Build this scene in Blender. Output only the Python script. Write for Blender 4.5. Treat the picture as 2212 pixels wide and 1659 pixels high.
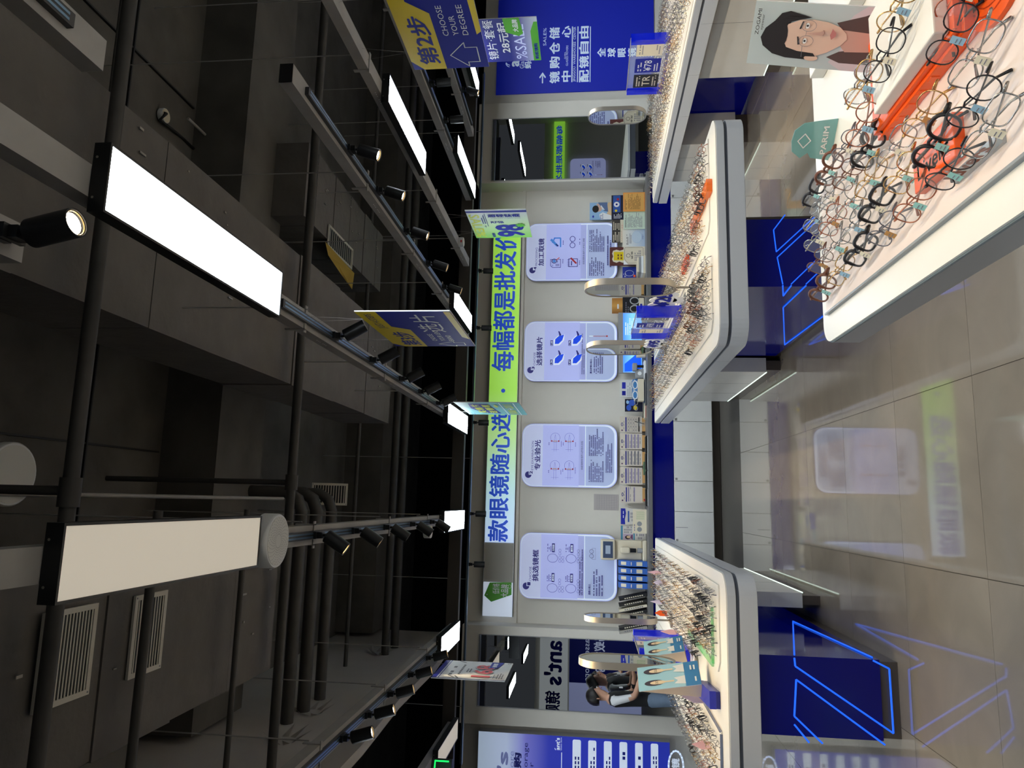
import bpy, bmesh, math, random
from mathutils import Vector, Matrix
R_ = random.Random(7)
for o in list(bpy.data.objects): bpy.data.objects.remove(o)
S = bpy.context.scene
COL = S.collection
PI = math.pi
# ------------------------------------------------------------------ camera (a phone held sideways: the room's up is the picture's left)
FPX = 1550.0; H = 1.55
def _cam(x, y): return Vector(((829.5 - y) / FPX, (1106.0 - x) / FPX, 1.0))
_Y = _cam(1275, 1088).normalized()
_X = _cam(1340, -9000); _X = (_X - _X.dot(_Y) * _Y).normalized()
if _X.x < 0: _X = -_X
_Z = -_X.cross(_Y)
def _w(v): return Vector((_X.dot(v), _Y.dot(v), _Z.dot(v)))
Rr, Uu, Ff = _w(Vector((1, 0, 0))), _w(Vector((0, 1, 0))), _w(Vector((0, 0, 1)))
def atY(x, y, Y):                      # the point seen at a pixel that lies on the plane Y
    d = _w(_cam(x, y)); t = Y / d.y; return Vector((d.x * t, Y, H + d.z * t))
def atZ(x, y, z):
    d = _w(_cam(x, y)); t = (z - H) / d.z; return Vector((d.x * t, d.y * t, z))
cd = bpy.data.cameras.new('camera'); cam = bpy.data.objects.new('camera', cd); COL.objects.link(cam)
cd.sensor_width = 36; cd.lens = FPX / 2212 * 36; cd.clip_start = 0.05; cd.clip_end = 100
m = Matrix.Identity(4)
for i in range(3):
    m[i][0] = -Uu[i]; m[i][1] = Rr[i]; m[i][2] = -Ff[i]
m[2][3] = H
cam.matrix_world = m
S.camera = cam
# ------------------------------------------------------------------ world, exposure
wd = bpy.data.worlds.new('world'); S.world = wd; wd.use_nodes = True
wd.node_tree.nodes['Background'].inputs[0].default_value = (0.80, 0.86, 1, 1)
wd.node_tree.nodes['Background'].inputs[1].default_value = 0.03
S.view_settings.view_transform = 'Standard'; S.view_settings.look = 'None'
S.view_settings.exposure = 0.0; S.view_settings.gamma = 1; S.view_settings.use_curve_mapping = False
S.cycles.max_bounces = 8; S.cycles.transparent_max_bounces = 16; S.cycles.sample_clamp_indirect = 3
S.cycles.caustics_reflective = False; S.cycles.caustics_refractive = False
PANEL_E, SPOT_W = 31.0, 36.0
# ------------------------------------------------------------------ materials
def lin(c):
    return tuple((v / 255 / 12.92 if v / 255 <= 0.04045 else ((v / 255 + 0.055) / 1.055) ** 2.4) for v in c[:3]) + (1,)
MATS = {}
def mat(name, rgb, rough=0.5, metal=0.0, emit=0.0, alpha=1.0, trans=0.0, spec=0.5, coat=0.0, var=0.0, vs=8, bump=0.0, bs=40, ecol=None, ior=1.45):
    if name in MATS: return MATS[name]
    m = bpy.data.materials.new(name); m.use_nodes = True; MATS[name] = m
    nt = m.node_tree; b = nt.nodes['Principled BSDF']; c = lin(rgb)
    b.inputs['Base Color'].default_value = c
    b.inputs['Roughness'].default_value = rough; b.inputs['Metallic'].default_value = metal
    b.inputs['Specular IOR Level'].default_value = spec; b.inputs['Coat Weight'].default_value = coat
    b.inputs['Coat Roughness'].default_value = 0.04
    b.inputs['IOR'].default_value = ior; b.inputs['Transmission Weight'].default_value = trans; b.inputs['Alpha'].default_value = alpha
    if emit:
        b.inputs['Emission Color'].default_value = lin(ecol) if ecol else c; b.inputs['Emission Strength'].default_value = emit
    if var or bump:
        tc = nt.nodes.new('ShaderNodeTexCoord')
        no = nt.nodes.new('ShaderNodeTexNoise'); no.inputs['Scale'].default_value = vs; no.inputs['Detail'].default_value = 6
        nt.links.new(tc.outputs['Object'], no.inputs['Vector'])
        if var:
            mp = nt.nodes.new('ShaderNodeMapRange'); mp.inputs[1].default_value = 0.3; mp.inputs[2].default_value = 0.7
            mp.inputs[3].default_value = 1 - var; mp.inputs[4].default_value = 1 + var
            nt.links.new(no.outputs['Fac'], mp.inputs[0])
            mx = nt.nodes.new('ShaderNodeVectorMath'); mx.operation = 'SCALE'; mx.inputs[0].default_value = c[:3]
            nt.links.new(mp.outputs[0], mx.inputs['Scale']); nt.links.new(mx.outputs[0], b.inputs['Base Color'])
        if bump:
            n2 = nt.nodes.new('ShaderNodeTexNoise'); n2.inputs['Scale'].default_value = bs; n2.inputs['Detail'].default_value = 4
            nt.links.new(tc.outputs['Object'], n2.inputs['Vector'])
            bp = nt.nodes.new('ShaderNodeBump'); bp.inputs['Strength'].default_value = bump; bp.inputs['Distance'].default_value = 0.01
            nt.links.new(n2.outputs['Fac'], bp.inputs['Height']); nt.links.new(bp.outputs[0], b.inputs['Normal'])
    return m
def gradmat(name, stops, axis, lo, hi, emit=0.0, rough=0.4):
    """colour ramp printed along an object axis (0 x, 2 z)"""
    m = bpy.data.materials.new(name); m.use_nodes = True; MATS[name] = m
    nt = m.node_tree; b = nt.nodes['Principled BSDF']; b.inputs['Roughness'].default_value = rough
    tc = nt.nodes.new('ShaderNodeTexCoord'); sp = nt.nodes.new('ShaderNodeSeparateXYZ')
    nt.links.new(tc.outputs['Object'], sp.inputs[0])
    mp = nt.nodes.new('ShaderNodeMapRange'); mp.inputs[1].default_value = lo; mp.inputs[2].default_value = hi
    nt.links.new(sp.outputs[axis], mp.inputs[0])
    rp = nt.nodes.new('ShaderNodeValToRGB'); nt.links.new(mp.outputs[0], rp.inputs[0])
    while len(rp.color_ramp.elements) < len(stops): rp.color_ramp.elements.new(0.5)
    for e, (p, c) in zip(rp.color_ramp.elements, stops): e.position = p; e.color = lin(c)
    nt.links.new(rp.outputs[0], b.inputs['Base Color'])
    if emit:
        nt.links.new(rp.outputs[0], b.inputs['Emission Color']); b.inputs['Emission Strength'].default_value = emit
    return m
white = mat('white_lacquer', (226, 226, 222), 0.28, var=0.02)
warmw = mat('white_acrylic_top', (240, 236, 226), 0.3)
grayw = mat('grey_white_lacquer', (205, 207, 210), 0.3)
wallm = mat('wall_paint', (222, 218, 208), 0.85, var=0.02, vs=3)
black = mat('black_paint', (22, 22, 24), 0.55)
blackm = mat('black_metal', (30, 31, 33), 0.38, metal=0.3)
ceilm = mat('ceiling_paint', (84, 81, 77), 0.9, var=0.25, vs=2.5, bump=0.4, bs=9)
foam = mat('black_foam_wrap', (92, 88, 85), 0.72, var=0.12, vs=5, bump=0.5, bs=14)
gray = mat('channel_grey', (150, 148, 146), 0.55, var=0.08)
rail = mat('track_rail_dark', (40, 42, 46), 0.4)
copper = mat('track_conductor', (110, 140, 170), 0.3, metal=0.8)
plasterg = mat('grey_board', (190, 184, 178), 0.9, var=0.08, vs=1.5, bump=0.5, bs=2)
pipem = mat('black_pipe', (60, 58, 56), 0.6, var=0.15, vs=12)
steel = mat('brushed_steel', (176, 170, 160), 0.46, metal=1)
mirrorm = mat('mirror_glass', (235, 238, 236), 0.0, metal=1)
bluegl = mat('deep_blue_glass', (2, 8, 96), 0.08, emit=0.07, ecol=(0, 8, 150))
navy = mat('navy_print', (32, 40, 140), 0.5, spec=0.2)
bluep = mat('blue_print', (32, 44, 165), 0.35)
bluetext = mat('blue_letters', (40, 84, 214), 0.4, emit=0.35)
whitep = mat('white_print', (238, 240, 242), 0.45)
whitee = mat('white_lit_print', (214, 226, 245), 0.5, emit=0.42)
yellow = mat('yellow_print', (232, 204, 20), 0.45)
greenp = mat('green_print', (86, 172, 50), 0.45)
limep = mat('lime_print', (196, 208, 60), 0.45)
blackp = mat('black_print', (28, 28, 32), 0.5)
greyp = mat('grey_print', (120, 120, 130), 0.5)
redp = mat('red_print', (190, 40, 50), 0.5)
orange = mat('orange_plastic', (240, 92, 22), 0.28)
orangec = mat('orange_clear_acrylic', (255, 120, 10), 0.1, alpha=0.75)
clear = mat('clear_acrylic', (225, 235, 240), 0.05, alpha=0.22)
clearedge = mat('acrylic_edge', (150, 165, 175), 0.1, alpha=0.6)
bluecl = mat('blue_clear_acrylic', (0, 26, 210), 0.06, alpha=0.72, emit=0.12, ecol=(0, 20, 220))
lensm = mat('lens_glass', (226, 232, 236), 0.02, alpha=0.13)
lensy = mat('lens_glass_tinted', (214, 220, 150), 0.02, alpha=0.3)
creamp = mat('cream_plastic', (226, 216, 192), 0.35)
greyplas = mat('grey_plastic', (150, 152, 154), 0.4)
beige = mat('beige_diffuser_glow', (232, 222, 206), 0.6, emit=0.42, ecol=(232, 222, 204))  # faint glow put into the switched-off diffuser to lighten it
skinm = mat('skin', (206, 160, 134), 0.55)
hairm = mat('hair', (24, 20, 20), 0.5)
# ------------------------------------------------------------------ mesh helpers
class MB:
    def __init__(s): s.v = []; s.f = []; s.m = []; s.ml = []
    def mi(s, m):
        if m not in s.ml: s.ml.append(m)
        return s.ml.index(m)
    def add(s, vs, fs, m):
        n = len(s.v); s.v += [tuple(v) for v in vs]; k = s.mi(m)
        for f in fs: s.f.append([n + i for i in f]); s.m.append(k)
    def box(s, x0, y0, z0, x1, y1, z1, m):
        if x0 > x1: x0, x1 = x1, x0
        if y0 > y1: y0, y1 = y1, y0
        if z0 > z1: z0, z1 = z1, z0
        s.add([(x0, y0, z0), (x1, y0, z0), (x1, y1, z0), (x0, y1, z0), (x0, y0, z1), (x1, y0, z1), (x1, y1, z1), (x0, y1, z1)],
              [(0, 3, 2, 1), (4, 5, 6, 7), (0, 1, 5, 4), (1, 2, 6, 5), (2, 3, 7, 6), (3, 0, 4, 7)], m)
    def prism(s, pts, z0, z1, m, top=None):           # pts ccw in xy
        n = len(pts)
        s.add([(p[0], p[1], z0) for p in pts] + [(p[0], p[1], z1) for p in pts],
              [tuple(range(n - 1, -1, -1))] + [(i, (i + 1) % n, n + (i + 1) % n, n + i) for i in range(n)], m)
        s.add([(p[0], p[1], z1) for p in pts], [tuple(range(n))], top or m)
    def prismy(s, pts, y0, y1, m):                    # pts ccw in xz seen from -y; y0 front
        n = len(pts)
        s.add([(p[0], y0, p[1]) for p in pts] + [(p[0], y1, p[1]) for p in pts],
              [tuple(range(n)), tuple(range(2 * n - 1, n - 1, -1))] + [(i, n + i, n + (i + 1) % n, (i + 1) % n) for i in range(n)], m)
    def tube(s, pts, r, m, n=8, closed=False, cap=True):
        pts = [Vector(p) for p in pts]; L = len(pts); rings = []; ref = None
        rr = r if isinstance(r, (list, tuple)) else [r] * L
        for i, p in enumerate(pts):
            if closed: d = pts[(i + 1) % L] - pts[i - 1]
            else: d = pts[min(i + 1, L - 1)] - pts[max(i - 1, 0)]
            d.normalize()
            if ref is None: ref = Vector((0, 0, 1)) if abs(d.z) < 0.9 else Vector((1, 0, 0))
            a = (ref - ref.dot(d) * d).normalized(); b = d.cross(a); ref = a
            rings.append([p + (a * math.cos(2 * PI * k / n) + b * math.sin(2 * PI * k / n)) * rr[i] for k in range(n)])
        vs = [v for q in rings for v in q]; fs = []
        for i in range(L if closed else L - 1):
            for k in range(n):
                a0 = i * n + k; a1 = i * n + (k + 1) % n; j = ((i + 1) % L) * n
                fs.append((a0, a1, j + (k + 1) % n, j + k))
        if cap and not closed:
            fs.append(tuple(range(n - 1, -1, -1))); fs.append(tuple(range((L - 1) * n, L * n)))
        s.add(vs, fs, m)
    def cyl(s, a, b, r, m, n=20, r2=None): s.tube([a, b], [r, r if r2 is None else r2], m, n)
    def build(s, name, parent=None, smooth=None, bevel=0):
        me = bpy.data.meshes.new(name); me.from_pydata(s.v, [], s.f)
        for mm in s.ml: me.materials.append(mm)
        me.polygons.foreach_set('material_index', s.m)
        if smooth: me.polygons.foreach_set('use_smooth', [True] * len(me.polygons))
        me.update()
        o = bpy.data.objects.new(name, me); COL.objects.link(o)
        if parent: o.parent = parent
        if smooth and smooth is not True:
            mod = o.modifiers.new('es', 'EDGE_SPLIT'); mod.split_angle = smooth
        if bevel:
            bv = o.modifiers.new('bevel', 'BEVEL'); bv.width = bevel; bv.segments = 2; bv.limit_method = 'ANGLE'; bv.angle_limit = 0.9
        return o
SM = math.radians(40)
def tag(o, label=None, cat=None, group=None, kind=None):
    if label: o['label'] = label
    if cat: o['category'] = cat
    if group: o['group'] = group
    if kind: o['kind'] = kind
    return o
def empty(name, loc=(0, 0, 0), rz=0, label=None, cat=None, group=None):
    o = bpy.data.objects.new(name, None); COL.objects.link(o); o.empty_display_size = 0.05
    o.location = loc; o.rotation_euler = (0, 0, rz); return tag(o, label, cat, group)
def copy_tree(o, parent=None):
    c = o.copy(); COL.objects.link(c); c.parent = parent
    for ch in o.children: copy_tree(ch, c)
    return c
def boxo(name, b, m, parent=None, bevel=0):
    q = MB(); q.box(*b, m); return q.build(name, parent, bevel=bevel)
def rrect(x0, y0, x1, y1, r, n=6):
    out = []
    rs = r if isinstance(r, (list, tuple)) else (r,) * 4   # corners: x1y0, x1y1, x0y1, x0y0
    for (cx, cy, a0), q in zip(((x1, y0, -90), (x1, y1, 0), (x0, y1, 90), (x0, y0, 180)), rs):
        sx = -1 if cx == x1 else 1; sy = 1 if cy == y0 else -1
        if q <= 0: out.append((cx, cy)); continue
        for k in range(n + 1):
            a = math.radians(a0 + 90 * k / n); out.append((cx + sx * q + q * math.cos(a), cy + sy * q + q * math.sin(a)))
    return out
# ------------------------------------------------------------------ text
_tc = bpy.data.curves.new('t', 'FONT'); _to = bpy.data.objects.new('t', _tc); COL.objects.link(_to); _tc.resolution_u = 2
_cache = {}
def textmesh(body, bold=0.0, sp=1.0):
    k = (body, bold, sp)
    if k in _cache: return _cache[k]
    _tc.body = body; _tc.offset = bold; _tc.space_character = sp; _tc.size = 1; _tc.align_x = 'LEFT'
    bpy.context.view_layer.update()
    me = _to.evaluated_get(bpy.context.evaluated_depsgraph_get()).to_mesh()
    vs = [(v.co.x, v.co.y) for v in me.vertices]; fs = [tuple(p.vertices) for p in me.polygons]
    if not vs: vs = [(0, 0)]
    x0 = min(v[0] for v in vs); x1 = max(v[0] for v in vs); y0 = min(v[1] for v in vs); y1 = max(v[1] for v in vs)
    _cache[k] = (vs, fs, x0, y0, max(x1 - x0, 1e-3), max(y1 - y0, 1e-3)); return _cache[k]
class Art:
    """flat print on a board: u to the right, v up, in the board's own frame"""
    def __init__(s): s.art = MB(); s.let = MB(); s.d = 0.001
    def _y(s): s.d += 0.00025; return -s.d
    def poly(s, pts, m, y=None):
        y = s._y() if y is None else y
        a = sum(pts[i][0] * pts[(i + 1) % len(pts)][1] - pts[(i + 1) % len(pts)][0] * pts[i][1] for i in range(len(pts)))
        if a < 0: pts = pts[::-1]
        s.art.add([(p[0], y, p[1]) for p in pts], [tuple(range(len(pts)))], m)
    def rect(s, u0, v0, u1, v1, m, r=0):
        s.poly(rrect(min(u0, u1), min(v0, v1), max(u0, u1), max(v0, v1), r) if r else [(u0, v0), (u1, v0), (u1, v1), (u0, v1)], m)
    def ell(s, u, v, ru, rv, m, n=20, a0=0, a1=360):
        pts = [(u + ru * math.cos(math.radians(a0 + (a1 - a0) * k / n)), v + rv * math.sin(math.radians(a0 + (a1 - a0) * k / n))) for k in range(n + (a1 - a0 < 360))]
        if a1 - a0 < 360: pts.append((u, v))
        s.poly(pts, m)
    def line(s, pts, w, m, closed=False):
        y = s._y(); L = len(pts)
        for i in range(L if closed else L - 1):
            a = Vector(pts[i]); b = Vector(pts[(i + 1) % L]); d = (b - a)
            if d.length < 1e-6: continue
            d.normalize(); n = Vector((-d.y, d.x)) * w / 2; e = d * w * 0.3
            s.poly([tuple(a - n - e), tuple(b - n + e), tuple(b + n + e), tuple(a + n - e)], m, y)
    def ring(s, u, v, ru, rv, w, m, n=20): s.line([(u + ru * math.cos(2 * PI * k / n), v + rv * math.sin(2 * PI * k / n)) for k in range(n)], w, m, True)
    def text(s, body, u, v, w, h, m, bold=0.0, sp=1.0, fit=True, al=0.0, slant=0):
        """fits body in the box with its lower left corner at u,v"""
        vs, fs, x0, y0, tw, th = textmesh(body, bold, sp); y = s._y()
        sx = (w / tw) if w else h / th; sy = (h / th) if h else sx
        if not fit: sx = sy = min(sx, sy); u += (w - tw * sx) * al
        s.let.add([(u + (a - x0) * sx + (b - y0) * sy * slant, y, v + (b - y0) * sy) for a, b in vs], fs, m)
    def greek(s, u0, v0, u1, v1, rows, m, seed=1, fill=0.5, cw=None):
        """rows of small print too fine to read"""
        r = random.Random(seed); y = s._y(); rh = (v1 - v0) / rows; cw = cw or rh * 0.9
        for i in range(rows):
            v = v1 - (i + 1) * rh; u = u0; end = u0 + (u1 - u0) * r.uniform(0.55, 1)
            while u < end:
                if r.random() < 0.88: s.let.add([(u, y, v + rh * .2), (u + cw * .7, y, v + rh * .2), (u + cw * .7, y, v + rh * (.2 + fill)), (u, y, v + rh * (.2 + fill))], [(0, 1, 2, 3)], m)
                u += cw
    def build(s, parent):
        if s.art.f: s.art.build('artwork', parent)
        if s.let.f: s.let.build('lettering', parent)
def board(name, label, cat, loc, rz, w, h, t, m, group=None, rx=0, edge=None, cr=0):
    """upright board: origin bottom centre of its face, faces local -y"""
    q = MB()
    q.prismy(rrect(-w / 2, 0, w / 2, h, cr), 0, t, edge or m)
    if edge: q.add([(p[0], -0.0005, p[1]) for p in rrect(-w / 2, 0, w / 2, h, cr)], [tuple(range(len(rrect(0, 0, 1, 1, cr))))], m)
    o = q.build(name); o.location = loc; o.rotation_euler = (rx, 0, rz); return tag(o, label, cat, group)
L_, B_ = -PI / 2, PI / 2      # faces -X (towards the aisle from the right) / faces +X
ordn = ['first', 'second', 'third', 'fourth', 'fifth', 'sixth', 'seventh', 'eighth', 'ninth', 'tenth', 'eleventh', 'twelfth', 'thirteenth', 'fourteenth', 'fifteenth', 'sixteenth', 'seventeenth', 'eighteenth', 'nineteenth', 'twentieth']
def atX(x, y, X):
    d = _w(_cam(x, y)); t = X / d.x; return Vector((X, d.y * t, H + d.z * t))
WALLY, PILY, ZT = 9.35, 9.06, 3.11
# ================================================================== STRUCTURE
def struct(o): o['kind'] = 'structure'; return o
fl = MB(); fl.box(-7, -5, -0.2, 14, 9.6, -0.006, mat('tile_joint', (78, 74, 68), 0.8)); flo = struct(fl.build('floor'))
tilem = mat('polished_tile', (144, 136, 124), 0.05, coat=0.6, var=0.12, vs=2.2, spec=0.8, bump=0.035, bs=5)
tilem.node_tree.nodes['Principled BSDF'].inputs['Coat Roughness'].default_value = 0.02
nt = tilem.node_tree; nt.nodes['Noise Texture'].inputs['Distortion'].default_value = 1.2
q = MB(); q.box(0.0012, 0.0012, -0.008, 0.7988, 0.7638, 0, tilem); t0 = q.build('tile', flo, bevel=0)
first = True
for i in range(-3, 7):
    for j in range(-2, 9):
        o = t0 if first else t0.copy()
        if not first: COL.objects.link(o); o.parent = flo
        o.location = (-0.254 + 0.81 * i, 3.08 + 0.768 * (j - 3), 0); o.scale = (1.012, 1.004, 1); first = False
q = MB(); q.box(-7, -5, 4.8, 14, 13.5, 5.0, ceilm); struct(q.build('ceiling'))
# cast-concrete board joints and downstand beams under the slab
for k, (y0, y1, z0) in enumerate(((5.15, 5.9, 4.35), (9.3, 10.0, 4.3), (0.6, 1.0, 4.4))):
    q = MB(); q.box(-1.7, y0, z0, 14, y1, 4.8, ceilm); struct(q.build('trim_%d' % (k + 1)))
q = MB()
for y in (1.6, 2.5, 3.4, 4.3): q.box(-1.7, y, 4.775, 14, y + 0.012, 4.8, black)
for x in (0.3, 1.7, 3.1, 4.5, 5.9): q.box(x, 1, 4.78, x + 0.012, 5.1, 4.8, black)
struct(q.build('trim_4'))
# back wall with the two pillars
q = MB(); q.box(-7, WALLY, 0, 13, WALLY + 0.12, ZT, wallm); struct(q.build('wall_back'))
q = MB(); q.box(-2.64, PILY, 0, -1.5, WALLY, ZT - 0.01, wallm); struct(q.build('wall_pillar_left', bevel=0.004))
q = MB(); q.box(4.25, PILY, 0, 5.42, WALLY, ZT, wallm); struct(q.build('wall_pillar_right', bevel=0.004))
q = MB(); q.box(-1.5, 9.32, 2.46, 4.25, 9.35, 2.5, wallm); struct(q.build('trim_5'))
voidm = mat('void_dark', (20, 20, 22), 0.9, var=0.3, vs=1.5)
q = MB(); q.box(-7, 13.4, 0, 14, 13.5, 4.9, voidm); struct(q.build('wall_far_void'))
q = MB(); q.box(13, -5, 0, 13.1, 13.4, 4.9, wallm); struct(q.build('wall_right'))
q = MB(); q.box(-6.6, -5, 0, -6.5, 13.4, 4.9, voidm); struct(q.build('wall_left'))
# grey board bulkhead above the left track, with its torn openings round the pipes
q = MB(); X = -1.75
prof = [(-1.0, 3.17), (5.4, 3.17), (6.6, 3.22), (8.0, 3.2), (9.9, 3.3), (9.9, 4.8), (-1.0, 4.8)]
q.add([(X, a, b) for a, b in prof] + [(X - 0.08, a, b) for a, b in prof], [tuple(range(7)), tuple(range(13, 6, -1))] + [(i, 7 + i, 7 + (i + 1) % 7, (i + 1) % 7) for i in range(7)], plasterg)
bk = struct(q.build('wall_bulkhead')); tag(bk)
for (a, b) in ((5.35, 3.55), (6.05, 3.62), (8.4, 3.75)):
    q = MB(); r = random.Random(int(a * 10)); n = 9
    for k in range(n):
        an = 2 * PI * k / n; an2 = 2 * PI * (k + .8) / n
        q.add([(X + .002, a + .09 * math.cos(an), b + .2 + .09 * math.sin(an)), (X + .002, a + .09 * math.cos(an2), b + .2 + .09 * math.sin(an2)), (X + r.uniform(.03, .09), a + .2 * math.cos(an), b + .2 + .2 * math.sin(an))], [(0, 1, 2), (2, 1, 0)], plasterg)
    q.build('torn_flap', bk)
# ================================================================== BACK CABINETS
bc = empty('base_cabinet', (0, 8.83, 0), 0, 'long low white cabinet run under the back wall with blue glass band', 'cabinet')
boxo('body', (-1.5, 0.01, 0.09, 4.24, 0.5, 0.55, ), white, bc)
boxo('plinth', (-1.5, 0.05, 0, 4.24, 0.5, 0.09), mat('plinth_grey', (92, 84, 76), 0.4), bc)
q = MB(); q.box(-1.5, -0.004, 0.56, 4.24, 0.5, 0.81, bluegl); q.build('glass_band', bc)
kn = None
for k in range(16):
    x0 = -1.5 + k * 0.3585
    d = boxo('door', (x0 + .003, -0.014, 0.1, x0 + .3555, 0.008, 0.553), white, bc, bevel=0.0015)
    if k % 2 == 1:
        q = MB(); q.box(x0 + .012, -0.02, 0.515, x0 + .038, -0.014, 0.54, greyplas); q.box(x0 + .017, -0.0215, 0.519, x0 + .033, -0.02, 0.536, steel); q.build('lock', d)
    if k in (3, 9):
        q = MB(); q.box(x0 + .17, -0.0155, 0.4, x0 + .175, -0.014, 0.54, greyp); q.build('vent_slot', d)
wt = boxo('worktop', (-1.5, 8.80, 0.81, 4.24, 9.35, 0.86), mat('worktop_grey', (112, 112, 112), 0.4), None, bevel=0.002)
tag(wt, 'long grey worktop on top of the back cabinets', 'worktop')
# ================================================================== ISLANDS
Z0 = 0.85
ledb = mat('blue_light_strip', (30, 100, 240), 0.4, emit=0.9)
ledw = mat('white_light_strip', (232, 255, 240), 0.4, emit=1.2)
groove = mat('groove_grey', (92, 96, 104), 0.5)
plg = mat('plinth_bronze', (84, 76, 70), 0.3)
def island(label, x0, x1, y0, y1, rn=0.13, panels='L'):
    e = empty('display_island', (x0, y0, 0), 0, label, 'display table'); W = x1 - x0; D = y1 - y0
    def rr(i, r): return rrect(i, i, W - i, D - i, [r, 0.03, 0.03, r], 8)
    q = MB(); q.prism(rr(0.004, rn - .01), Z0 - 0.006, Z0, warmw); q.build('top', e)
    q = MB(); q.prism(rr(0, rn), Z0 - 0.05, Z0 - 0.006, grayw); q.build('upper_fascia', e, bevel=0.003)
    q = MB(); q.prism(rr(0.012, rn - .01), Z0 - 0.066, Z0 - 0.05, groove); q.build('groove', e)
    q = MB(); q.prism(rr(0.006, rn - .01), Z0 - 0.155, Z0 - 0.066, groove); q.build('core', e)
    # rounded near end and panels of the lower fascia
    ring = rrect(0, 0, W, 0.62, [rn, 0, 0, rn], 8)
    q = MB(); q.prism(rrect(0, 0, W, 0.55, [rn, 0, 0, rn], 8), Z0 - 0.158, Z0 - 0.067, grayw); q.build('fascia_end', e, bevel=0.003)
    n = max(1, round((D - 0.55) / 0.62)); L = (D - 0.553) / n
    for k in range(n):
        ya = 0.553 + k * L
        for s in ((0, 0.02), (W - 0.02, W)):
            boxo('fascia_panel', (s[0], ya, Z0 - 0.158, s[1], ya + L - 0.003, Z0 - 0.067), grayw, e, bevel=0.0015)
    return e
def rel(e, p): return Vector((p.x - e.location.x, p.y - e.location.y, p.z))
def strips(e, pts, w, m=None, name='light_strip'):
    q = MB()
    pts = [rel(e, p) for p in pts]
    for a, b in zip(pts, pts[1:]): q.tube([a, b], w, m or ledb, 5)
    return q.build(name, e)
def fx(b, e):   # world box to island-local
    return (b[0] - e.location.x, b[1] - e.location.y, b[2], b[3] - e.location.x, b[4] - e.location.y, b[5])
# T2: middle right island
T2 = island('long white island right of the aisle, blue glass pedestal, spectacles in rows on top', 0.89, 2.25, 3.93, 8.0)
boxo('pedestal', fx((1.23, 4.03, 0.05, 1.63, 5.95, 0.70), T2), bluegl, T2)
boxo('plinth', fx((1.25, 4.05, 0, 1.61, 5.93, 0.05), T2), plg, T2)
F = lambda p: atY(p[0], p[1], 4.025); G = lambda p: atX(p[0], p[1], 1.226)
for ps in ([(1696, 464), (1671, 497), (1677, 544), (1760, 468)], [(1760, 481), (1679, 556), (1691, 614)], [(1763, 562), (1709, 614)], [(1765, 591), (1741, 614)]):
    strips(T2, [F(p) for p in ps], 0.0035)
for ps in ([(1691, 617), (1692, 639), (1709, 617)], [(1741, 617), (1692, 664), (1695, 745), (1777, 684)]):
    strips(T2, [G(p) for p in ps], 0.0045)
def wing(e, b, side, name='drawer_cabinet'):
    c = boxo(name, fx(b, e), white, e, bevel=0.003)
    b2 = (b[0] + 0.02, b[1] + 0.02, 0, b[3] - 0.02, b[4] - 0.02, b[2]); boxo('toe_kick', fx(b2, e), plg, e)
    x = b[0] if side == 'L' else b[3]; dx = -0.004 if side == 'L' else 0.004
    n = 3; L = (b[4] - b[1]) / n
    for k in range(1, n):
        q = MB(); q.box(x - abs(dx) / 4, b[1] + k * L, b[2] + 0.02, x + abs(dx) / 4, b[1] + k * L + 0.002, b[5] - .01, greyp)
        for i, v in enumerate(q.v): q.v[i] = (v[0] - e.location.x, v[1] - e.location.y, v[2])
        q.build('seam', e)
    q = MB(); q.box(x - 0.004, b[1] + .01, b[2] - 0.006, x + 0.004, b[4] - .01, b[2] - .001, ledw)
    for i, v in enumerate(q.v): q.v[i] = (v[0] - e.location.x, v[1] - e.location.y, v[2])
    q.build('light_strip', e)
wing(T2, (1.10, 5.98, 0.12, 1.22, 7.7, 0.70), 'L')
boxo('cabinet_core', fx((1.24, 5.98, 0, 2.0, 7.7, 0.70), T2), plg, T2)
boxo('far_cabinet', fx((1.63, 4.9, 0.0, 2.0, 5.9, 0.70), T2), plg, T2)
# T4: left island
T4 = island('long white island left of the aisle, blue glass pedestal with glowing lines, spectacles on top', -1.56, -0.345, 3.93, 8.05)
boxo('pedestal', fx((-1.13, 3.99, 0.09, -0.745, 5.9, 0.70), T4), bluegl, T4)
boxo('plinth', fx((-1.12, 4.0, 0, -0.755, 5.9, 0.09), T4), plg, T4)
F = lambda p: atY(p[0], p[1], 3.985); G = lambda p: atX(p[0], p[1], -0.741)
for ps in ([(1716, 1421), (1718, 1439), (1930, 1584), (1921, 1445), (1886, 1427)], [(1912, 1609), (1720, 1468), (1716, 1547), (1777, 1606)], [(1716, 1565), (1748, 1604)]):
    strips(T4, [F(p) for p in ps], 0.005)
for ps in ([(1716, 1414), (1713, 1342), (1884, 1420)],): strips(T4, [G(p) for p in ps], 0.005)
wing(T4, (-0.66, 5.2, 0.12, -0.56, 7.1, 0.70), 'R')
boxo('cabinet_core', fx((-1.4, 5.95, 0, -0.8, 7.6, 0.70), T4), plg, T4)
# T3: far right island
T3 = island('white island at the far right with drawer fronts, beside the blue wall poster', 3.45, 4.85, 3.0, 8.0)
boxo('pedestal', fx((3.95, 3.2, 0.05, 4.4, 7.8, 0.70), T3), bluegl, T3)
wing(T3, (3.6, 3.6, 0.12, 3.94, 5.75, 0.70), 'L'); wing(T3, (3.6, 6.9, 0.12, 3.94, 7.75, 0.70), 'L')
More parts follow.
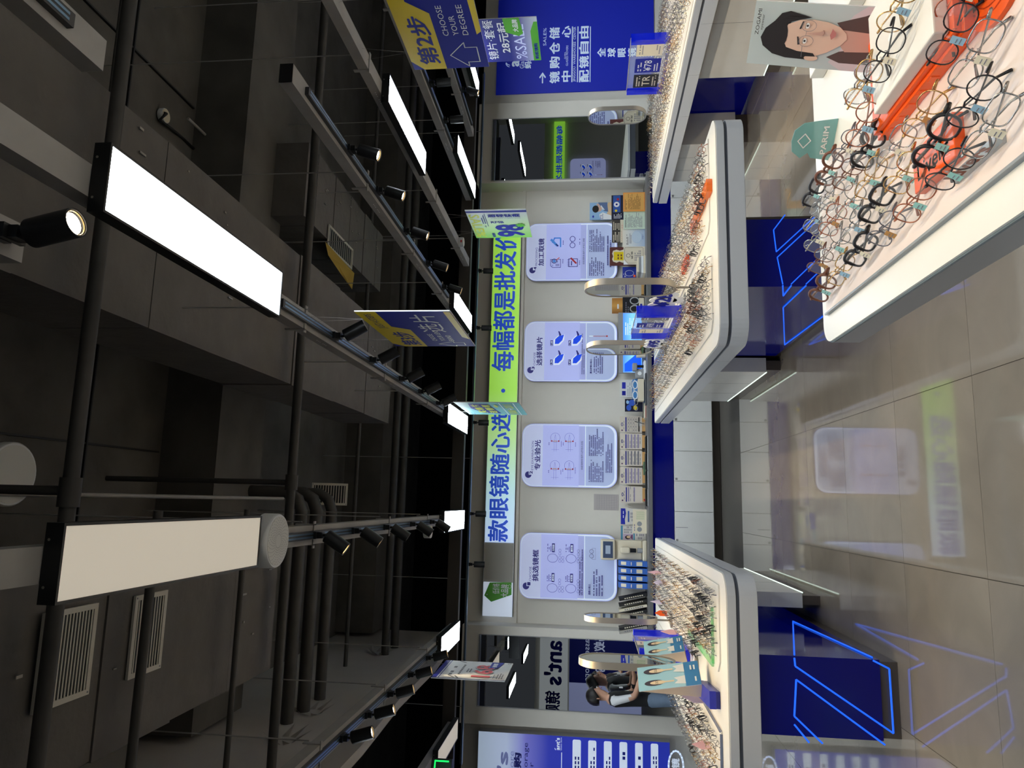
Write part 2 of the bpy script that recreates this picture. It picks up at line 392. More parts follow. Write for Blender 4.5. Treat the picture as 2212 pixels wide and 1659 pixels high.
# T1: near right island
T1 = island('near right island, broad cream top crowded with spectacles and an orange display', 0.485, 2.6, -0.6, 2.21, 0.05)
for c in list(T1.children): bpy.data.objects.remove(c)
W, D = 2.115, 2.81
def r1(i, r): return rrect(i, i, W - i, D - i, [.03, r * .3, r, .03], 10)
q = MB(); q.prism(r1(0.004, .06), Z0 - 0.006, Z0, warmw); q.build('top', T1)
q = MB(); q.prism(r1(0, .065), Z0 - 0.012, Z0 - 0.006, clearedge); q.build('edge_strip', T1)
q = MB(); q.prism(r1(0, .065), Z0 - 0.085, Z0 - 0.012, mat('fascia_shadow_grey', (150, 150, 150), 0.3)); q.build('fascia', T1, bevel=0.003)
boxo('pedestal', (0.45, 0.3, 0.05, 1.3, 2.3, Z0 - .085), bluegl, T1)
boxo('plinth', (0.47, 0.32, 0, 1.28, 2.28, 0.05), plg, T1)
# ================================================================== CEILING SERVICES
ZC = 2.95
def channel(label, X, y0, y1, tracks=(), rods=(), w=0.095, h=0.065, group='grey lighting channels along the ceiling'):
    e = empty('lighting_channel', (X, y0, ZC), 0, label, 'ceiling channel', group); L = y1 - y0
    q = MB(); q.box(-w / 2, 0, 0, w / 2, 0.004, h, black)
    for b in ((-w / 2, 0.001, 0.0, w / 2, L, 0.004), (-w / 2, 0.001, h - .004, w / 2, L, h), (-w / 2, 0.001, 0.004, -w / 2 + .004, L, h - .004), (w / 2 - .004, 0.001, 0.004, w / 2, L, h - .004)): q.box(*b, gray)
    q.build('channel_body', e)
    for a, b in tracks:
        q = MB(); q.box(-.02, a - y0, -.02, .02, b - y0, 0, rail); t = q.build('track_rail', e)
        q = MB(); q.box(-.012, a - y0 + .02, -.0212, -.004, b - y0 - .02, -.02, copper); q.box(.004, a - y0 + .02, -.0212, .012, b - y0 - .02, -.02, copper); q.build('conductor', t)
    for y in rods:
        q = MB(); q.cyl((w / 2 + .015, y - y0, h), (w / 2 + .015, y - y0, (3.6 if (X == 0.86 or (X == -.19 and 0)) else 4.05 if X == 2.70 and y > 5.6 else 4.8) - ZC), .004, gray, 6); q.build('hanger_rod', e)
        q = MB(); q.box(-w / 2 - .02, y - y0 - .012, -.006, w / 2 + .02, y - y0 + .012, 0, gray); q.box(w / 2, y - y0 - .012, -.006, w / 2 + .006, y - y0 + .012, h + .03, gray); q.box(-w / 2 - .006, y - y0 - .012, -.006, -w / 2, y - y0 + .012, h + .03, gray); q.build('bracket', e)
        q = MB()
        for k in range(6): q.cyl((-w / 2 - .001, y - y0 + .25 + k * .022 + (k > 2) * .02, h / 2), (-w / 2 + .001, y - y0 + .25 + k * .022 + (k > 2) * .02, h / 2), .004, whitep, 6)
        q.build('rivets', e)
    return e
channel('grey ceiling channel carrying the unlit panel and white speaker', -0.19, 0.4, 7.8, [(3.15, 6.6)], (3.6, 5.0, 6.2))
channel('grey ceiling channel right of the aisle, yellow step-three sign below it', 0.86, -1.2, 7.8, [(3.0, 6.62)], (1.0, 3.3, 4.7, 6.0))
channel('grey ceiling channel starting freely above the middle right island', 1.96, 2.95, 7.8, [(3.1, 6.65)], (4.1, 5.3, 6.4))
channel('grey ceiling channel with a wide lit panel at mid length, step-two sign below', 2.70, 1.4, 7.8, [], (2.9, 4.0, 6.0, 7.2))
channel('fourth grey channel from the speaker, towards the right', 3.50, 3.4, 7.8, [(3.6, 6.6)], (4.5, 6.2))
channel('grey channel above the far right island', 4.30, 3.8, 7.8, [(4.2, 7.6)], (5.5, 6.9))
channel('rightmost grey channel, lens price sign below it', 4.82, 5.0, 7.8, [], (6.2,))
channel('grey channel along the left bulkhead with five lit spotlights', -1.33, 2.2, 7.8, [(2.6, 6.75)], (3.9, 5.1, 6.4))
channel('leftmost grey channel with the green exit sign', -2.33, 4.0, 7.86, [], (6.3,))
channel('short grey channel stub over the near aisle with a lit spotlight', 0.60, -1.0, 1.56, [(0.6, 1.5)], ())
channel('short grey channel stub at the upper edge over the near right island', 1.24, -1.0, 1.75, [(0.2, 1.6)], ())
e = empty('lighting_channel', (-2.9, 7.88, ZC), 0, 'long dark channel running across in front of the back wall', 'ceiling channel')
boxo('channel_body', (0, 0, 0.0, 8.4, 0.09, 0.13), mat('channel_dark', (52, 49, 46), 0.5), e)
boxo('track_rail', (0, 0.6, 0.0, 8.4, 0.635, 0.03), gray, e)
boxo('edge_strip', (0, 0.56, -0.0, 8.4, 0.6, 0.012), copper, e)
for k in range(6):
    q = MB(); q.cyl((0.6 + k * 1.4, 0.62, .03), (0.6 + k * 1.4, 0.62, 1.85), .004, gray, 6); q.build('hanger_rod', e)
pemit = mat('panel_diffuser', (240, 248, 255), 0.5, emit=PANEL_E, ecol=(238, 248, 255))
def panel(label, X, y0, y1, on=True, w=0.19):
    e = empty('panel_light', (X, (y0 + y1) / 2, ZC - 0.002), 0, label, 'ceiling light', 'long panel lights'); L = (y1 - y0) / 2
    q = MB(); f = 0.008
    for b in ((-w / 2 - f, -L - f, -.05, -w / 2, L + f, 0), (w / 2, -L - f, -.05, w / 2 + f, L + f, 0), (-w / 2, -L - f, -.05, w / 2, -L, 0), (-w / 2, L, -.05, w / 2, L + f, 0), (-w / 2, -L, -.006, w / 2, L, 0)): q.box(*b, blackm)
    q.build('housing', e)
    boxo('diffuser', (-w / 2, -L, -.047, w / 2, L, -.04), pemit if on else beige, e)
    for s in (-1, 1):
        q = MB(); q.cyl((s * .06, -L - f - .001, -.012), (s * .06, -L - f, -.012), .004, steel, 6); q.build('screw', e)
    return e
panel('unlit beige panel light nearest the camera, beside the white speaker', -0.185, 1.76, 2.88, False)
panel('big bright panel light nearest the camera, right of the aisle', 0.87, 1.76, 2.90)
panel('bright panel light halfway down the room on the right', 2.70, 4.28, 5.36)
panel('lit panel light above the teal hanging sign', 0.82, 6.68, 7.78)
panel('lit panel light at the far end of the speaker channel', -0.20, 6.70, 7.78)
panel('lit panel light at the far end beside the last dark spotlight', 1.975, 6.76, 7.82)
panel('lit panel light right above the tilted green price sign', 3.55, 6.64, 7.76)
panel('lit panel light in front of the right blue wall poster', 4.83, 6.64, 7.76)
panel('lit panel light above the white price sign on the left', -1.34, 6.78, 7.72)
panel('unlit-looking panel light at the far left behind the exit sign', -2.33, 6.82, 7.82, False)
panel('bright panel light at the upper edge over the right island', 2.70, 1.5, 2.7)
for hk, (X, y) in enumerate(((-2.33, 4.6), (6.2, 6.6), (-3.5, 6.6), (7.4, 6.6), (-0.2, -2.6), (1.9, -1.6), (2.7, -3.4), (-1.4, 0.2), (-1.4, -2.6), (4.8, 3.0), (4.8, 0.3), (6.6, 4.5), (6.6, 1.0), (-3.2, 1.5), (-3.2, 4.2), (8.5, 4), (-4.5, 5.0))):  # unseen panels; the first few added to brighten the back wall's sides
    panel('%s unseen panel light outside the picture' % ordn[hk], X, y, y + 1.1)
# ---- track spotlights: real lamps
lampm = mat('spot_lens', (255, 246, 226), 0.4, emit=16, ecol=(255, 240, 214))
lampoff = mat('spot_lens_off', (60, 58, 54), 0.2)
ringm = mat('spot_rim', (190, 160, 110), 0.3, metal=0.8)
def make_spot():
    e = empty('track_spotlight')
    q = MB(); q.box(-.018, -.035, -.012, .018, .035, .0, blackm); q.box(-.015, -.022, -.035, .015, .022, -.012, blackm); q.build('adapter', e, bevel=.002)
    return e
_sp = {}
def spotlight(label, X, Y, d, on=True, W=None, group='black track spotlights', z=ZC - 0.021, ang=58):
    e = empty('track_spotlight', (X, Y, z), 0, label, 'spotlight', group)
    q = MB(); q.box(-.018, -.035, -.014, .018, .035, .0, blackm); q.box(-.015, -.022, -.038, .015, .022, -.014, blackm); q.build('adapter', e)
    d = Vector(d).normalized(); a = Vector((0, 0, -.035)); b = a + Vector((0, 0, -.02)) + d * .012
    q = MB(); q.tube([a, a + Vector((0, 0, -.012)), b], .007, blackm, 8); q.build('arm', e)
    c0 = b - d * .012; c1 = c0 + d * .125; r = .035
    q = MB(); q.tube([c0, c0 + d * .004, c1], [.028, r, r], blackm, 24, cap=False)
    q.tube([c1, c1 - d * .001, c1 - d * .03], [r, r - .004, r - .006], black, 24, cap=False)
    q.tube([c0, c0 + d * .001], [.0282, .0282], blackm, 24); q.build('housing', e, smooth=SM)
    q = MB(); q.tube([c1 - d * .014, c1 - d * .012], [r - .009, r - .009], lampm if on else lampoff, 20); q.build('lens', e)
    q = MB(); k = [c1 - d * .009 + Vector(v) for v in ()]
    u = d.orthogonal().normalized(); w_ = d.cross(u)
    q.tube([c1 - d * .006 + (u * math.cos(t * PI / 10) + w_ * math.sin(t * PI / 10)) * (r - .005) for t in range(20)], .0022, ringm, 5, closed=True); q.build('rim', e)
    if on:
        ld = bpy.data.lights.new('lamp', 'SPOT'); ld.energy = W or SPOT_W; ld.spot_size = math.radians(ang); ld.spot_blend = 0.35; ld.shadow_soft_size = 0.03; ld.color = (1, 0.75, 0.42)
        lo = bpy.data.objects.new('lamp', ld); COL.objects.link(lo); lo.parent = e; lo.location = c1 + d * .004
        lo.rotation_euler = d.to_track_quat('-Z', 'Y').to_euler()
    return e
rows = [(-0.19, (3.58, 4.17, 4.82, 5.55, 6.25), (-.55, .1, -.85), 'speaker channel, aimed left'),
        (0.86, (3.66, 4.32, 5.02, 5.62, 6.30), (.5, .1, -.85), 'on the channel right of the aisle'),
        (1.96, (3.70, 4.25, 4.95, 5.68, 6.35), (-.3, .05, -.95), 'on the free-starting channel over the middle island'),
        (3.50, (4.0, 4.75, 5.50, 6.1), (.1, .05, -1), 'on the channel left of the far right island'),
        (4.30, (4.6, 5.35, 6.1, 6.9), (-.3, .05, -.95), 'on the channel above the far right island'),
        (-1.33, (3.0, 4.18, 4.63, 5.13, 5.70, 6.32), (.28, .05, -.95), 'on the channel along the left bulkhead')]
for X, ys, d, nm in rows:
    for k, y in enumerate(ys):
        spotlight('black spotlight, %s from the near end, %s' % (ordn[k], nm), X, y, (d[0], d[1] * (1 + k * .3), d[2]))
spotlight('large black lit spotlight hanging at the near left of the bright panel', 0.60, 1.49, (.18, -.08, -1), W=SPOT_W * .4)
spotlight('black spotlight by the upper edge over the near island', 1.24, 1.30, (-.15, .1, -1), W=SPOT_W * 1.0)
spotlight('spotlight beside the camera over the near island', 1.24, 0.4, (.1, .35, -1), W=SPOT_W * 1.0)
spotlight('spotlight behind the camera over the aisle', 0.60, 0.75, (-.25, .7, -1), W=SPOT_W * .7)
for k, (X, on) in enumerate(((2.83, 0), (2.1, 0), (0.93, 0), (-0.15, 0), (-0.73, 0))):
    nm = ('above the last big green sign letters', 'fourth from the left', 'half behind the teal sign', 'second from the left', 'leftmost')[k]
    spotlight('small black spotlight on the cross rail, %s' % nm, X, 8.5, (0, .12, -.95), False, z=ZC - 0.001, group='black spotlights along the back wall')
ob = [(0.3, 2.0), (1.5, 2.0), (2.7, 2.0), (-0.9, 2.0)]
# ---- speaker, detectors
def disc(name, label, cat, loc, r, h, m, m2, holes=False):
    e = empty(name, loc, 0, label, cat)
    q = MB(); q.tube([(0, 0, 0), (0, 0, -.004), (0, 0, -h + .008), (0, 0, -h)], [r * .94, r, r, r * .96], m, 40); q.build('body', e, smooth=SM)
    q = MB(); q.tube([(0, 0, -h - .0005), (0, 0, -h - .002)], [r * .9, r * .9], m2, 40)
    if holes:
        for k in range(26):
            for j in range(3, 11):
                a = 2 * PI * k / 26 + j * .09; rr_ = r * .085 * j
                q.add([(rr_ * math.cos(a) + .0022 * math.cos(b), rr_ * math.sin(a) + .0022 * math.sin(b), -h - .0024) for b in (0, 1.57, 3.14, 4.71)], [(3, 2, 1, 0)], greyp)
    q.build('grille' if holes else 'cover', e)
    return e
e = disc('ceiling_speaker', 'round white ceiling speaker with perforated face beside the unlit panel', 'speaker', (-0.19, 3.02, ZC), .115, .07, whitep, white, True)
q = MB(); q.ring = None
q.tube([(.045 * math.cos(t * PI / 8), .045 * math.sin(t * PI / 8) * 0 + .0, -.0725) for t in (0, 1)], .0005, white, 4); q.build('logo', e)
disc('ceiling_speaker', 'round white disc at the far left edge of the picture', 'speaker', (0.075, 3.3, 4.45), .16, .05, whitep, white)
e = disc('smoke_detector', 'small round white smoke detector on the dark ceiling by a bent cable', 'smoke detector', (2.81, 4.70, 4.79), .055, .04, whitep, creamp)
q = MB(); q.tube([(.03, 0, 0), (.0, -.03, -.06), (-.06, -.05, -.03), (-.02, .3, .0), (-.05, .8, -.01)], .012, black, 8); q.build('cable', e)
e = disc('smoke_detector', 'small white detector with red marks hanging near the green price sign', 'smoke detector', (2.70, 7.15, ZC), .05, .05, whitep, creamp)
boxo('marking', (-.02, -.0512, -.04, .005, -.05, -.025), redp, e)
e = disc('smoke_detector', 'small white dome beyond the last left-aimed spotlight', 'smoke detector', (-0.27, 6.15, ZC + .01), .055, .06, whitep, creamp)
# ---- ducts
def duct(label, x0, x1, y0, y1, z0, z1, rnd=0):
    e = empty('air_duct', (x0, y0, z0), 0, label, 'air duct'); W = x1 - x0; D = y1 - y0; hh = z1 - z0
    n = 10; q = MB(); r = random.Random(3)
    for j in range(n):      # wrapped in overlapping lengths of foam
        a = D * j / n; b = D * (j + 1) / n; s = .004 * (j % 2) + r.uniform(0, .004)
        if rnd and j == n - 1:
            pts = [(a, 0), (a, hh)] + [(b - .25 + .25 * math.sin(t * PI / 12), hh / 2 + hh / 2 * math.cos(t * PI / 6)) for t in range(7)]
            m_ = len(pts); q.add([(-s, p[0], p[1]) for p in pts] + [(W + s, p[0], p[1]) for p in pts], [tuple(range(m_)), tuple(range(2 * m_ - 1, m_ - 1, -1))] + [(i, m_ + i, m_ + (i + 1) % m_, (i + 1) % m_) for i in range(m_)], foam)
        else: q.box(-s, a, -s, W + s, b - .004, hh, foam)
    q.build('wrapping', e)
    sh = mat('torn_foil', (150, 145, 138), 0.35, metal=0.6); q = MB()
    for k in range(26):
        u, v = r.uniform(.05, W - .05), r.uniform(.1, D - .1); a = r.uniform(.004, .012); b = r.uniform(.01, .05)
        q.box(u, v, -.014, u + a, v + b, -.009, sh)
    q.build('foil_scraps', e); e.children[-1]['kind'] = 'stuff'
    return e
duct('wide black foam-wrapped air duct crossing above the right side', 0.76, 1.68, -1.0, 7.1, 3.6, 4.1)
dl = duct('black foam-wrapped duct on the left with two white louvre grilles', -1.10, -0.32, -1.0, 4.68, 3.6, 4.1, 1)
duct('dark boxed duct end with a yellow-edged grille in the depth', 2.42, 3.1, 5.7, 8.0, 4.05, 4.5)
def grille(label, loc, w, l, slats, m=None, rx=0):
    e = empty('air_grille', loc, 0, label, 'air grille', 'white louvre grilles'); e.rotation_euler = (rx, 0, 0)
    gm = mat('grille_white', (214, 208, 196), 0.5); q = MB(); f = .022
    for b in ((-w / 2, -l / 2, -.012, -w / 2 + f, l / 2, 0), (w / 2 - f, -l / 2, -.012, w / 2, l / 2, 0), (-w / 2 + f, -l / 2, -.012, w / 2 - f, -l / 2 + f, 0), (-w / 2 + f, l / 2 - f, -.012, w / 2 - f, l / 2, 0)): q.box(*b, gm)
    q.build('frame', e); boxo('backing', (-w / 2 + f, -l / 2 + f, -.003, w / 2 - f, l / 2 - f, 0), black, e)
    me = None
    for k in range(slats):
        y = -l / 2 + f + (l - 2 * f) * (k + .5) / slats
        if me is None:
            q = MB(); q.box(-w / 2 + f, -.0035, -.011, w / 2 - f, .0035, -.0085, gm); o = q.build('slat', e); me = o
        else: o = me.copy(); COL.objects.link(o)
        o.location = (0, y, 0)
    for s in (-1, 1):
        q = MB(); q.cyl((s * (w / 2 - .011), -s * (l / 2 - .011), -.013), (s * (w / 2 - .011), -s * (l / 2 - .011), -.012), .004, greyp, 8); q.build('screw', e)
    return e
grille('nearest white louvre grille under the left duct', (-0.635, 2.74, 3.588), .36, .30, 14)
grille('second white louvre grille under the left duct', (-0.64, 3.265, 3.588), .36, .25, 10)
g = grille('white grille hanging between the pipes in the middle depth', (0.03, 6.8, 4.06), .21, .34, 12, rx=-1.2)
q = MB(); q.box(-.09, -.17, .0, .09, .17, .25, foam); q.build('duct_stub', g)
g = grille('white grille with torn yellow edge at the dark duct end', (2.45, 6.6, 4.04), .22, .7, 12)
q = MB(); q.add([(-.2, -.35, -.02), (-.1, -.45, -.02), (-.13, .4, -.02), (-.3, .42, .0), (-.24, .1, .01)], [(0, 1, 2, 3, 4), (4, 3, 2, 1, 0)], mat('yellow_foam', (170, 140, 60), 0.9)); q.build('torn_edge', g)
# ---- pipes
def pipe(label, pts, r, joints=(), m=None, cat='pipe', group='black pipes under the ceiling'):
    e = empty('ceiling_pipe', pts[0], 0, label, cat, group); o = Vector(pts[0])
    q = MB(); q.tube([Vector(p) - o for p in pts], r, m or pipem, 12); q.build('pipe_run', e, smooth=SM)
    for a, b in joints:
        q = MB(); q.cyl(Vector(a) - o, Vector(b) - o, r * 1.35, pipem, 12); q.build('coupling', e, smooth=SM)
    return e
pipe('thick black sprinkler pipe nearest the camera, crossing the whole ceiling', [(-3, 2.54, 3.5), (4.2, 2.54, 3.5)], .029, [((-.06, 2.54, 3.5), (.05, 2.54, 3.5))])
pipe('black branch pipe rising from the nearest sprinkler pipe', [(0.0, 2.54, 3.5), (0.0, 2.54, 4.8)], .018)
pipe('second black sprinkler pipe, halfway down the ceiling', [(-1.74, 4.58, 3.5), (4.2, 4.54, 3.5)], .030, [((.04, 4.57, 3.5), (.14, 4.57, 3.5))])
pipe('black branch pipe rising from the second sprinkler pipe', [(0.09, 4.57, 3.5), (0.09, 4.57, 4.8)], .018)
pipe('black pipe crossing below the second louvre grille', [(-1.74, 3.1, 3.5), (-.08, 3.12, 3.5)], .021)
pipe('thin black pipe crossing the far end of the left duct', [(-1.74, 3.98, 3.5), (-.08, 3.98, 3.5)], .016)
for k, (y, r) in enumerate(((5.75, .05), (6.08, .055), (6.45, .05))):
    pipe('thick insulated black pipe bending upwards, %s of three beyond the left duct' % ('nearest', 'middle', 'farthest')[k], [(-1.76, y, 3.9), (-.12, y, 3.9), (-.02, y, 3.94), (.03, y, 4.02), (.04, y, 4.8)], r)
pipe('pair of dark pipes far down the ceiling, nearer one', [(-1.76, 8.35, 3.86), (6, 8.35, 3.86)], .045)
pipe('pair of dark pipes far down the ceiling, farther one', [(-1.76, 8.75, 3.86), (6, 8.75, 3.86)], .05)
pipe('thin dark pipe below the far ceiling pair', [(-1.76, 7.7, 4.1), (6, 7.7, 4.1)], .022)
pipe('thin grey conduit running lengthwise over the aisle', [(0.06, 2.2, 4.45), (-.02, 3.2, 4.4), (-0.02, 5.3, 4.05), (-0.02, 5.6, 4.0)], .013, m=gray)
pipe('thin black conduit slanting below the ceiling slab', [(4.5, 3.9, 4.6), (1.75, 3.9, 4.6)], .012)
pipe('grey conduit on the ceiling near the smoke detector', [(2.9, 4.9, 4.7), (2.9, 7.0, 4.7)], .012, m=gray)
pipe('thin dark conduit on the slab near the upper edge', [(4.2, 2.9, 4.6), (1.7, 2.9, 4.6)], .012)
# ================================================================== WALL GRAPHICS
def _text(s, body, u, v, w, h, m, bold=0.0, sp=1.0, rot=0, fit=True, al=0.0):
    vs, fs, x0, y0, tw, th = textmesh(body, 0.0, sp); y = s._y(); out = []
    if bold >= .03:       # heavier strokes: the glyphs laid over themselves, slightly shifted
        b_ = bold * .75; n = len(vs); V = []; F_ = []
        for k in range(6):
            ax, ay = b_ * math.cos(k * PI / 3), b_ * math.sin(k * PI / 3)
            V += [(p[0] + ax, p[1] + ay, k) for p in vs]; F_ += [tuple(i + n * k for i in f) for f in fs]
        vs, fs = V, F_; s.d += .0004; x0 -= b_; y0 -= b_; tw += 2 * b_; th += 2 * b_
    if not fit:
        k = min(w / tw, h / th); u += (w - tw * k) * al; w, h = tw * k, th * k
    for pt in vs:
        a = (pt[0] - x0) / tw; b = (pt[1] - y0) / th; ky = -.00006 * pt[2] if len(pt) > 2 else 0
        if rot == 180: a, b = 1 - a, 1 - b
        elif rot == -90: a, b = b, 1 - a
        out.append((u + a * w, y + ky, v + b * h))
    s.let.add(out, fs, m)
Art.text = _text
class PX:
    """places print on a board standing in the plane Y by where the photograph shows it"""
    def __init__(s, b, Y, art): s.b = b; s.Y = Y; s.a = art
    def uv(s, x, y): p = atY(x, y, s.Y); return (p.x - s.b.location.x, p.z - s.b.location.z)
    def text(s, body, xt, xb, yl, yr, m, bold=.02, **k):
        u0, v0 = s.uv(xb, yl); u1, v1 = s.uv(xt, yr); s.a.text(body, u0, v0, u1 - u0, v1 - v0, m, bold, **k)
    def rect(s, xt, xb, yl, yr, m, r=0):
        u0, v0 = s.uv(xb, yl); u1, v1 = s.uv(xt, yr); s.a.rect(u0, v0, u1, v1, m, r)
    def greek(s, xt, xb, yl, yr, rows, m, seed=1, **k):
        u0, v0 = s.uv(xb, yl); u1, v1 = s.uv(xt, yr); s.a.greek(u0, v0, u1, v1, rows, m, seed, **k)
def pboard(name, label, cat, xt, xb, yl, yr, Y, t, m, group=None, edge=None, cr=0, z=None):
    a = atY(xb, yl, Y); b = atY(xt, yr, Y); z0 = a.z if z is None else z
    return board(name, label, cat, ((a.x + b.x) / 2, Y, z0), 0, b.x - a.x, b.z - z0, t, m, group, edge=edge, cr=cr)
def dims(o):
    xs = [v.co.x for v in o.data.vertices]; zs = [v.co.z for v in o.data.vertices]; return min(xs), max(xs), min(zs), max(zs)
class FR:
    """print by fractions of a board, 0..1 from its lower left"""
    def __init__(s, b): s.b = b; s.a = Art(); s.x0, s.x1, s.z0, s.z1 = dims(b); s.W = s.x1 - s.x0; s.Hh = s.z1 - s.z0
    def p(s, u, v): return (s.x0 + u * s.W, s.z0 + v * s.Hh)
    def rect(s, u0, v0, u1, v1, m, r=0): a = s.p(u0, v0); b = s.p(u1, v1); s.a.rect(a[0], a[1], b[0], b[1], m, r)
    def poly(s, pts, m): s.a.poly([s.p(*q) for q in pts], m)
    def ell(s, u, v, ru, rv, m, **k): a = s.p(u, v); s.a.ell(a[0], a[1], ru * s.W, rv * s.Hh, m, **k)
    def circ(s, u, v, r, m, **k): a = s.p(u, v); s.a.ell(a[0], a[1], r * s.W, r * s.W, m, **k)
    def ring(s, u, v, ru, rv, w, m, n=20): a = s.p(u, v); s.a.ring(a[0], a[1], ru * s.W, rv * s.Hh, w * s.W, m, n)
    def line(s, pts, w, m, closed=False): s.a.line([s.p(*q) for q in pts], w * s.W, m, closed)
    def text(s, body, u0, v0, u1, v1, m, bold=.02, **k): a = s.p(u0, v0); b = s.p(u1, v1); s.a.text(body, a[0], a[1], b[0] - a[0], b[1] - a[1], m, bold, **k)
    def greek(s, u0, v0, u1, v1, rows, m, seed=1, **k): a = s.p(u0, v0); b = s.p(u1, v1); s.a.greek(a[0], a[1], b[0], b[1], rows, m, seed, **k)
    def done(s): s.a.build(s.b); return s.b
def ant_logo(a, u0, v0, u1, v1, m):
    """rounded lower-case shop lettering with two feelers on the first letter"""
    h = v1 - v0; w = u1 - u0
    a.text("ant's", u0 + w * .02, v0, w * .98, h * .88, m, .045)
    for k in (0, 1):
        s = .11 + k * .06
        a.line([(u0 + w * (s - .09), v0 + h * (.78 - k * .03)), (u0 + w * (s - .055), v0 + h * (.93)), (u0 + w * (s + .0), v0 + h * 1.02), (u0 + w * (s + .05), v0 + h * 1.04)][:4 - k], h * .055, m)
# ---- long lit sign strip
sgm = gradmat('sign_gradient', [(0, (196, 218, 250)), (.12, (186, 222, 235)), (.28, (178, 222, 150)), (.42, (160, 222, 84)), (1, (162, 224, 78))], 0, 0.9, 5.6, emit=0.62)
sg = empty('sign_strip', (-1.42, 9.27, 2.515), 0, 'long light-box sign strip on the wall, pale blue turning lime, big blue letters', 'shop sign')
boxo('lit_face', (0.905, 0, 0, 5.34, 0.05, .37), sgm, sg); boxo('lit_panel', (0, 0, 0, .41, .05, .37), whitee, sg); boxo('grey_panel', (.413, .012, 0, .9, .05, .37), mat('sign_grey', (168, 166, 158), .6), sg)
boxo('frame', (-.006, .003, -.008, 5.35, .079, -.001), grayw, sg); boxo('frame', (-.006, .003, .371, 5.35, .079, .378), grayw, sg)
a = Art(); p = PX(sg, 9.27, a)
p.text('款眼镜随心选', 1061, 1097, 1171, 887, bluetext, .035); p.a.ell(*p.uv(1087, 844), .028, .028, bluetext)
p.text('每幅都是批发价', 1070, 1110, 802, 501, bluetext, .035)
pts = [(1046, 1286), (1061, 1300), (1105, 1285), (1105, 1258), (1058, 1258)]
a.poly([p.uv(*q) for q in pts], greenp)
p.text('低价格', 1064, 1079, 1283, 1260, whitep, .03); p.text('大品牌', 1082, 1098, 1290, 1262, whitep, .03); a.ell(*p.uv(1052, 1284), .008, .008, whitep); a.ring(*p.uv(1101, 1267), .022, .018, .004, whitep)
a.build(sg)
# ---- four rounded light boxes
lbh = mat('lightbox_header', (196, 204, 236), .4, emit=.30); lbb = mat('lightbox_body', (176, 184, 238), .4, emit=.34); lbd = mat('lightbox_band', (170, 178, 226), .4, emit=.26)
lbl = mat('lightbox_lower', (176, 190, 226), .4, emit=.22); nv = mat('lightbox_navy', (32, 30, 128), .4, emit=.06); nv2 = mat('lightbox_thin_print', (84, 88, 150), .4, emit=.1)
edgeg = mat('edge_grey', (150, 150, 152), .35)
def lightbox(n, x0, en, cn, band, draw, ew=.46):
    b = board('light_box_poster', 'rounded lavender light-box poster numbered %d on the back wall, %s' % (n, ('face shapes drawn under the title', 'four eye diagrams drawn on it', 'four blue lens pictures on it', 'microscope and spectacles icons on it')[n - 1]), 'poster',
              (x0 + .405, 9.285, 1.212), 0, .81, 1.22, .064, lbb, 'numbered light boxes on the back wall', edge=edgeg, cr=.14)
    f = FR(b)
    f.poly([((x + .405) / .81, z / 1.22) for x, z in rrect(-.395, .01, .395, 1.21, .13)], whitee)
    f.poly([((x + .405) / .81, z / 1.22) for x, z in rrect(-.39, .955, .39, 1.205, [0, .13, .13, 0])], lbh)
    f.rect(.018, .40, .982, .782, lbb); f.rect(.03, .335, .97, .40, lbd)
    f.poly([((x + .405) / .81, z / 1.22) for x, z in rrect(-.38, .035, .38, .40, [.12, 0, 0, .12])], lbl)
    f.circ(.185, .93, .052, nv, a0=0, a1=360); f.rect(.185, .892, .25, .925, lbh); f.text(str(n), .195, .884, .245, .918, nv, .05)
    f.text(en, .26, .877, .26 + ew, .899, nv, .01); f.text(cn, .26, .803, .74, .868, nv, .035)
    if band: f.text(band, .28, .355, .73, .378, nv2, .02)
    draw(f); return f.done()
def lens_icons(f, u, v, kinds):
    for k, (i, j) in enumerate(((0, 0), (1, 0), (0, -1), (1, -1))):
        if k >= kinds: break
        f.ring(u + i * .11 - .02, v + j * .03, .022, .0125, .004, nv2, 10); f.ring(u + i * .11 + .03, v + j * .03, .022, .0125, .004, nv2, 10)
def d1(f):
    for (u, v, t, k) in ((.17, .66, '菱形脸', 3), (.17, .47, '长形脸', 3), (.62, .66, '方形脸', 3), (.62, .47, '圆形脸', 3)):
        f.ring(u, v, .065, .052, .006, nv2, 18); f.rect(u + .09, v - .022, u + .225, v + .008, nv, .004); f.text(t, u + .105, v - .017, u + .21, v + .003, whitee, .03)
        f.greek(u + .10, v + .012, u + .21, v + .06, 3, nv, int(u * 100), cw=.014); lens_icons(f, u - .02, v - .075, 3)
    f.greek(.08, .345, .82, .39, 2, nv, 4, cw=.013); f.text('选框小贴士', .09, .27, .25, .292, nv, .04)
    f.greek(.08, .14, .5, .25, 4, nv, 5, cw=.014); f.ring(.67, .26, .03, .02, .005, nv); f.ring(.74, .26, .03, .02, .005, nv); f.line([(.62, .22), (.79, .22), (.79, .255), (.62, .255)], .003, nv2, True)
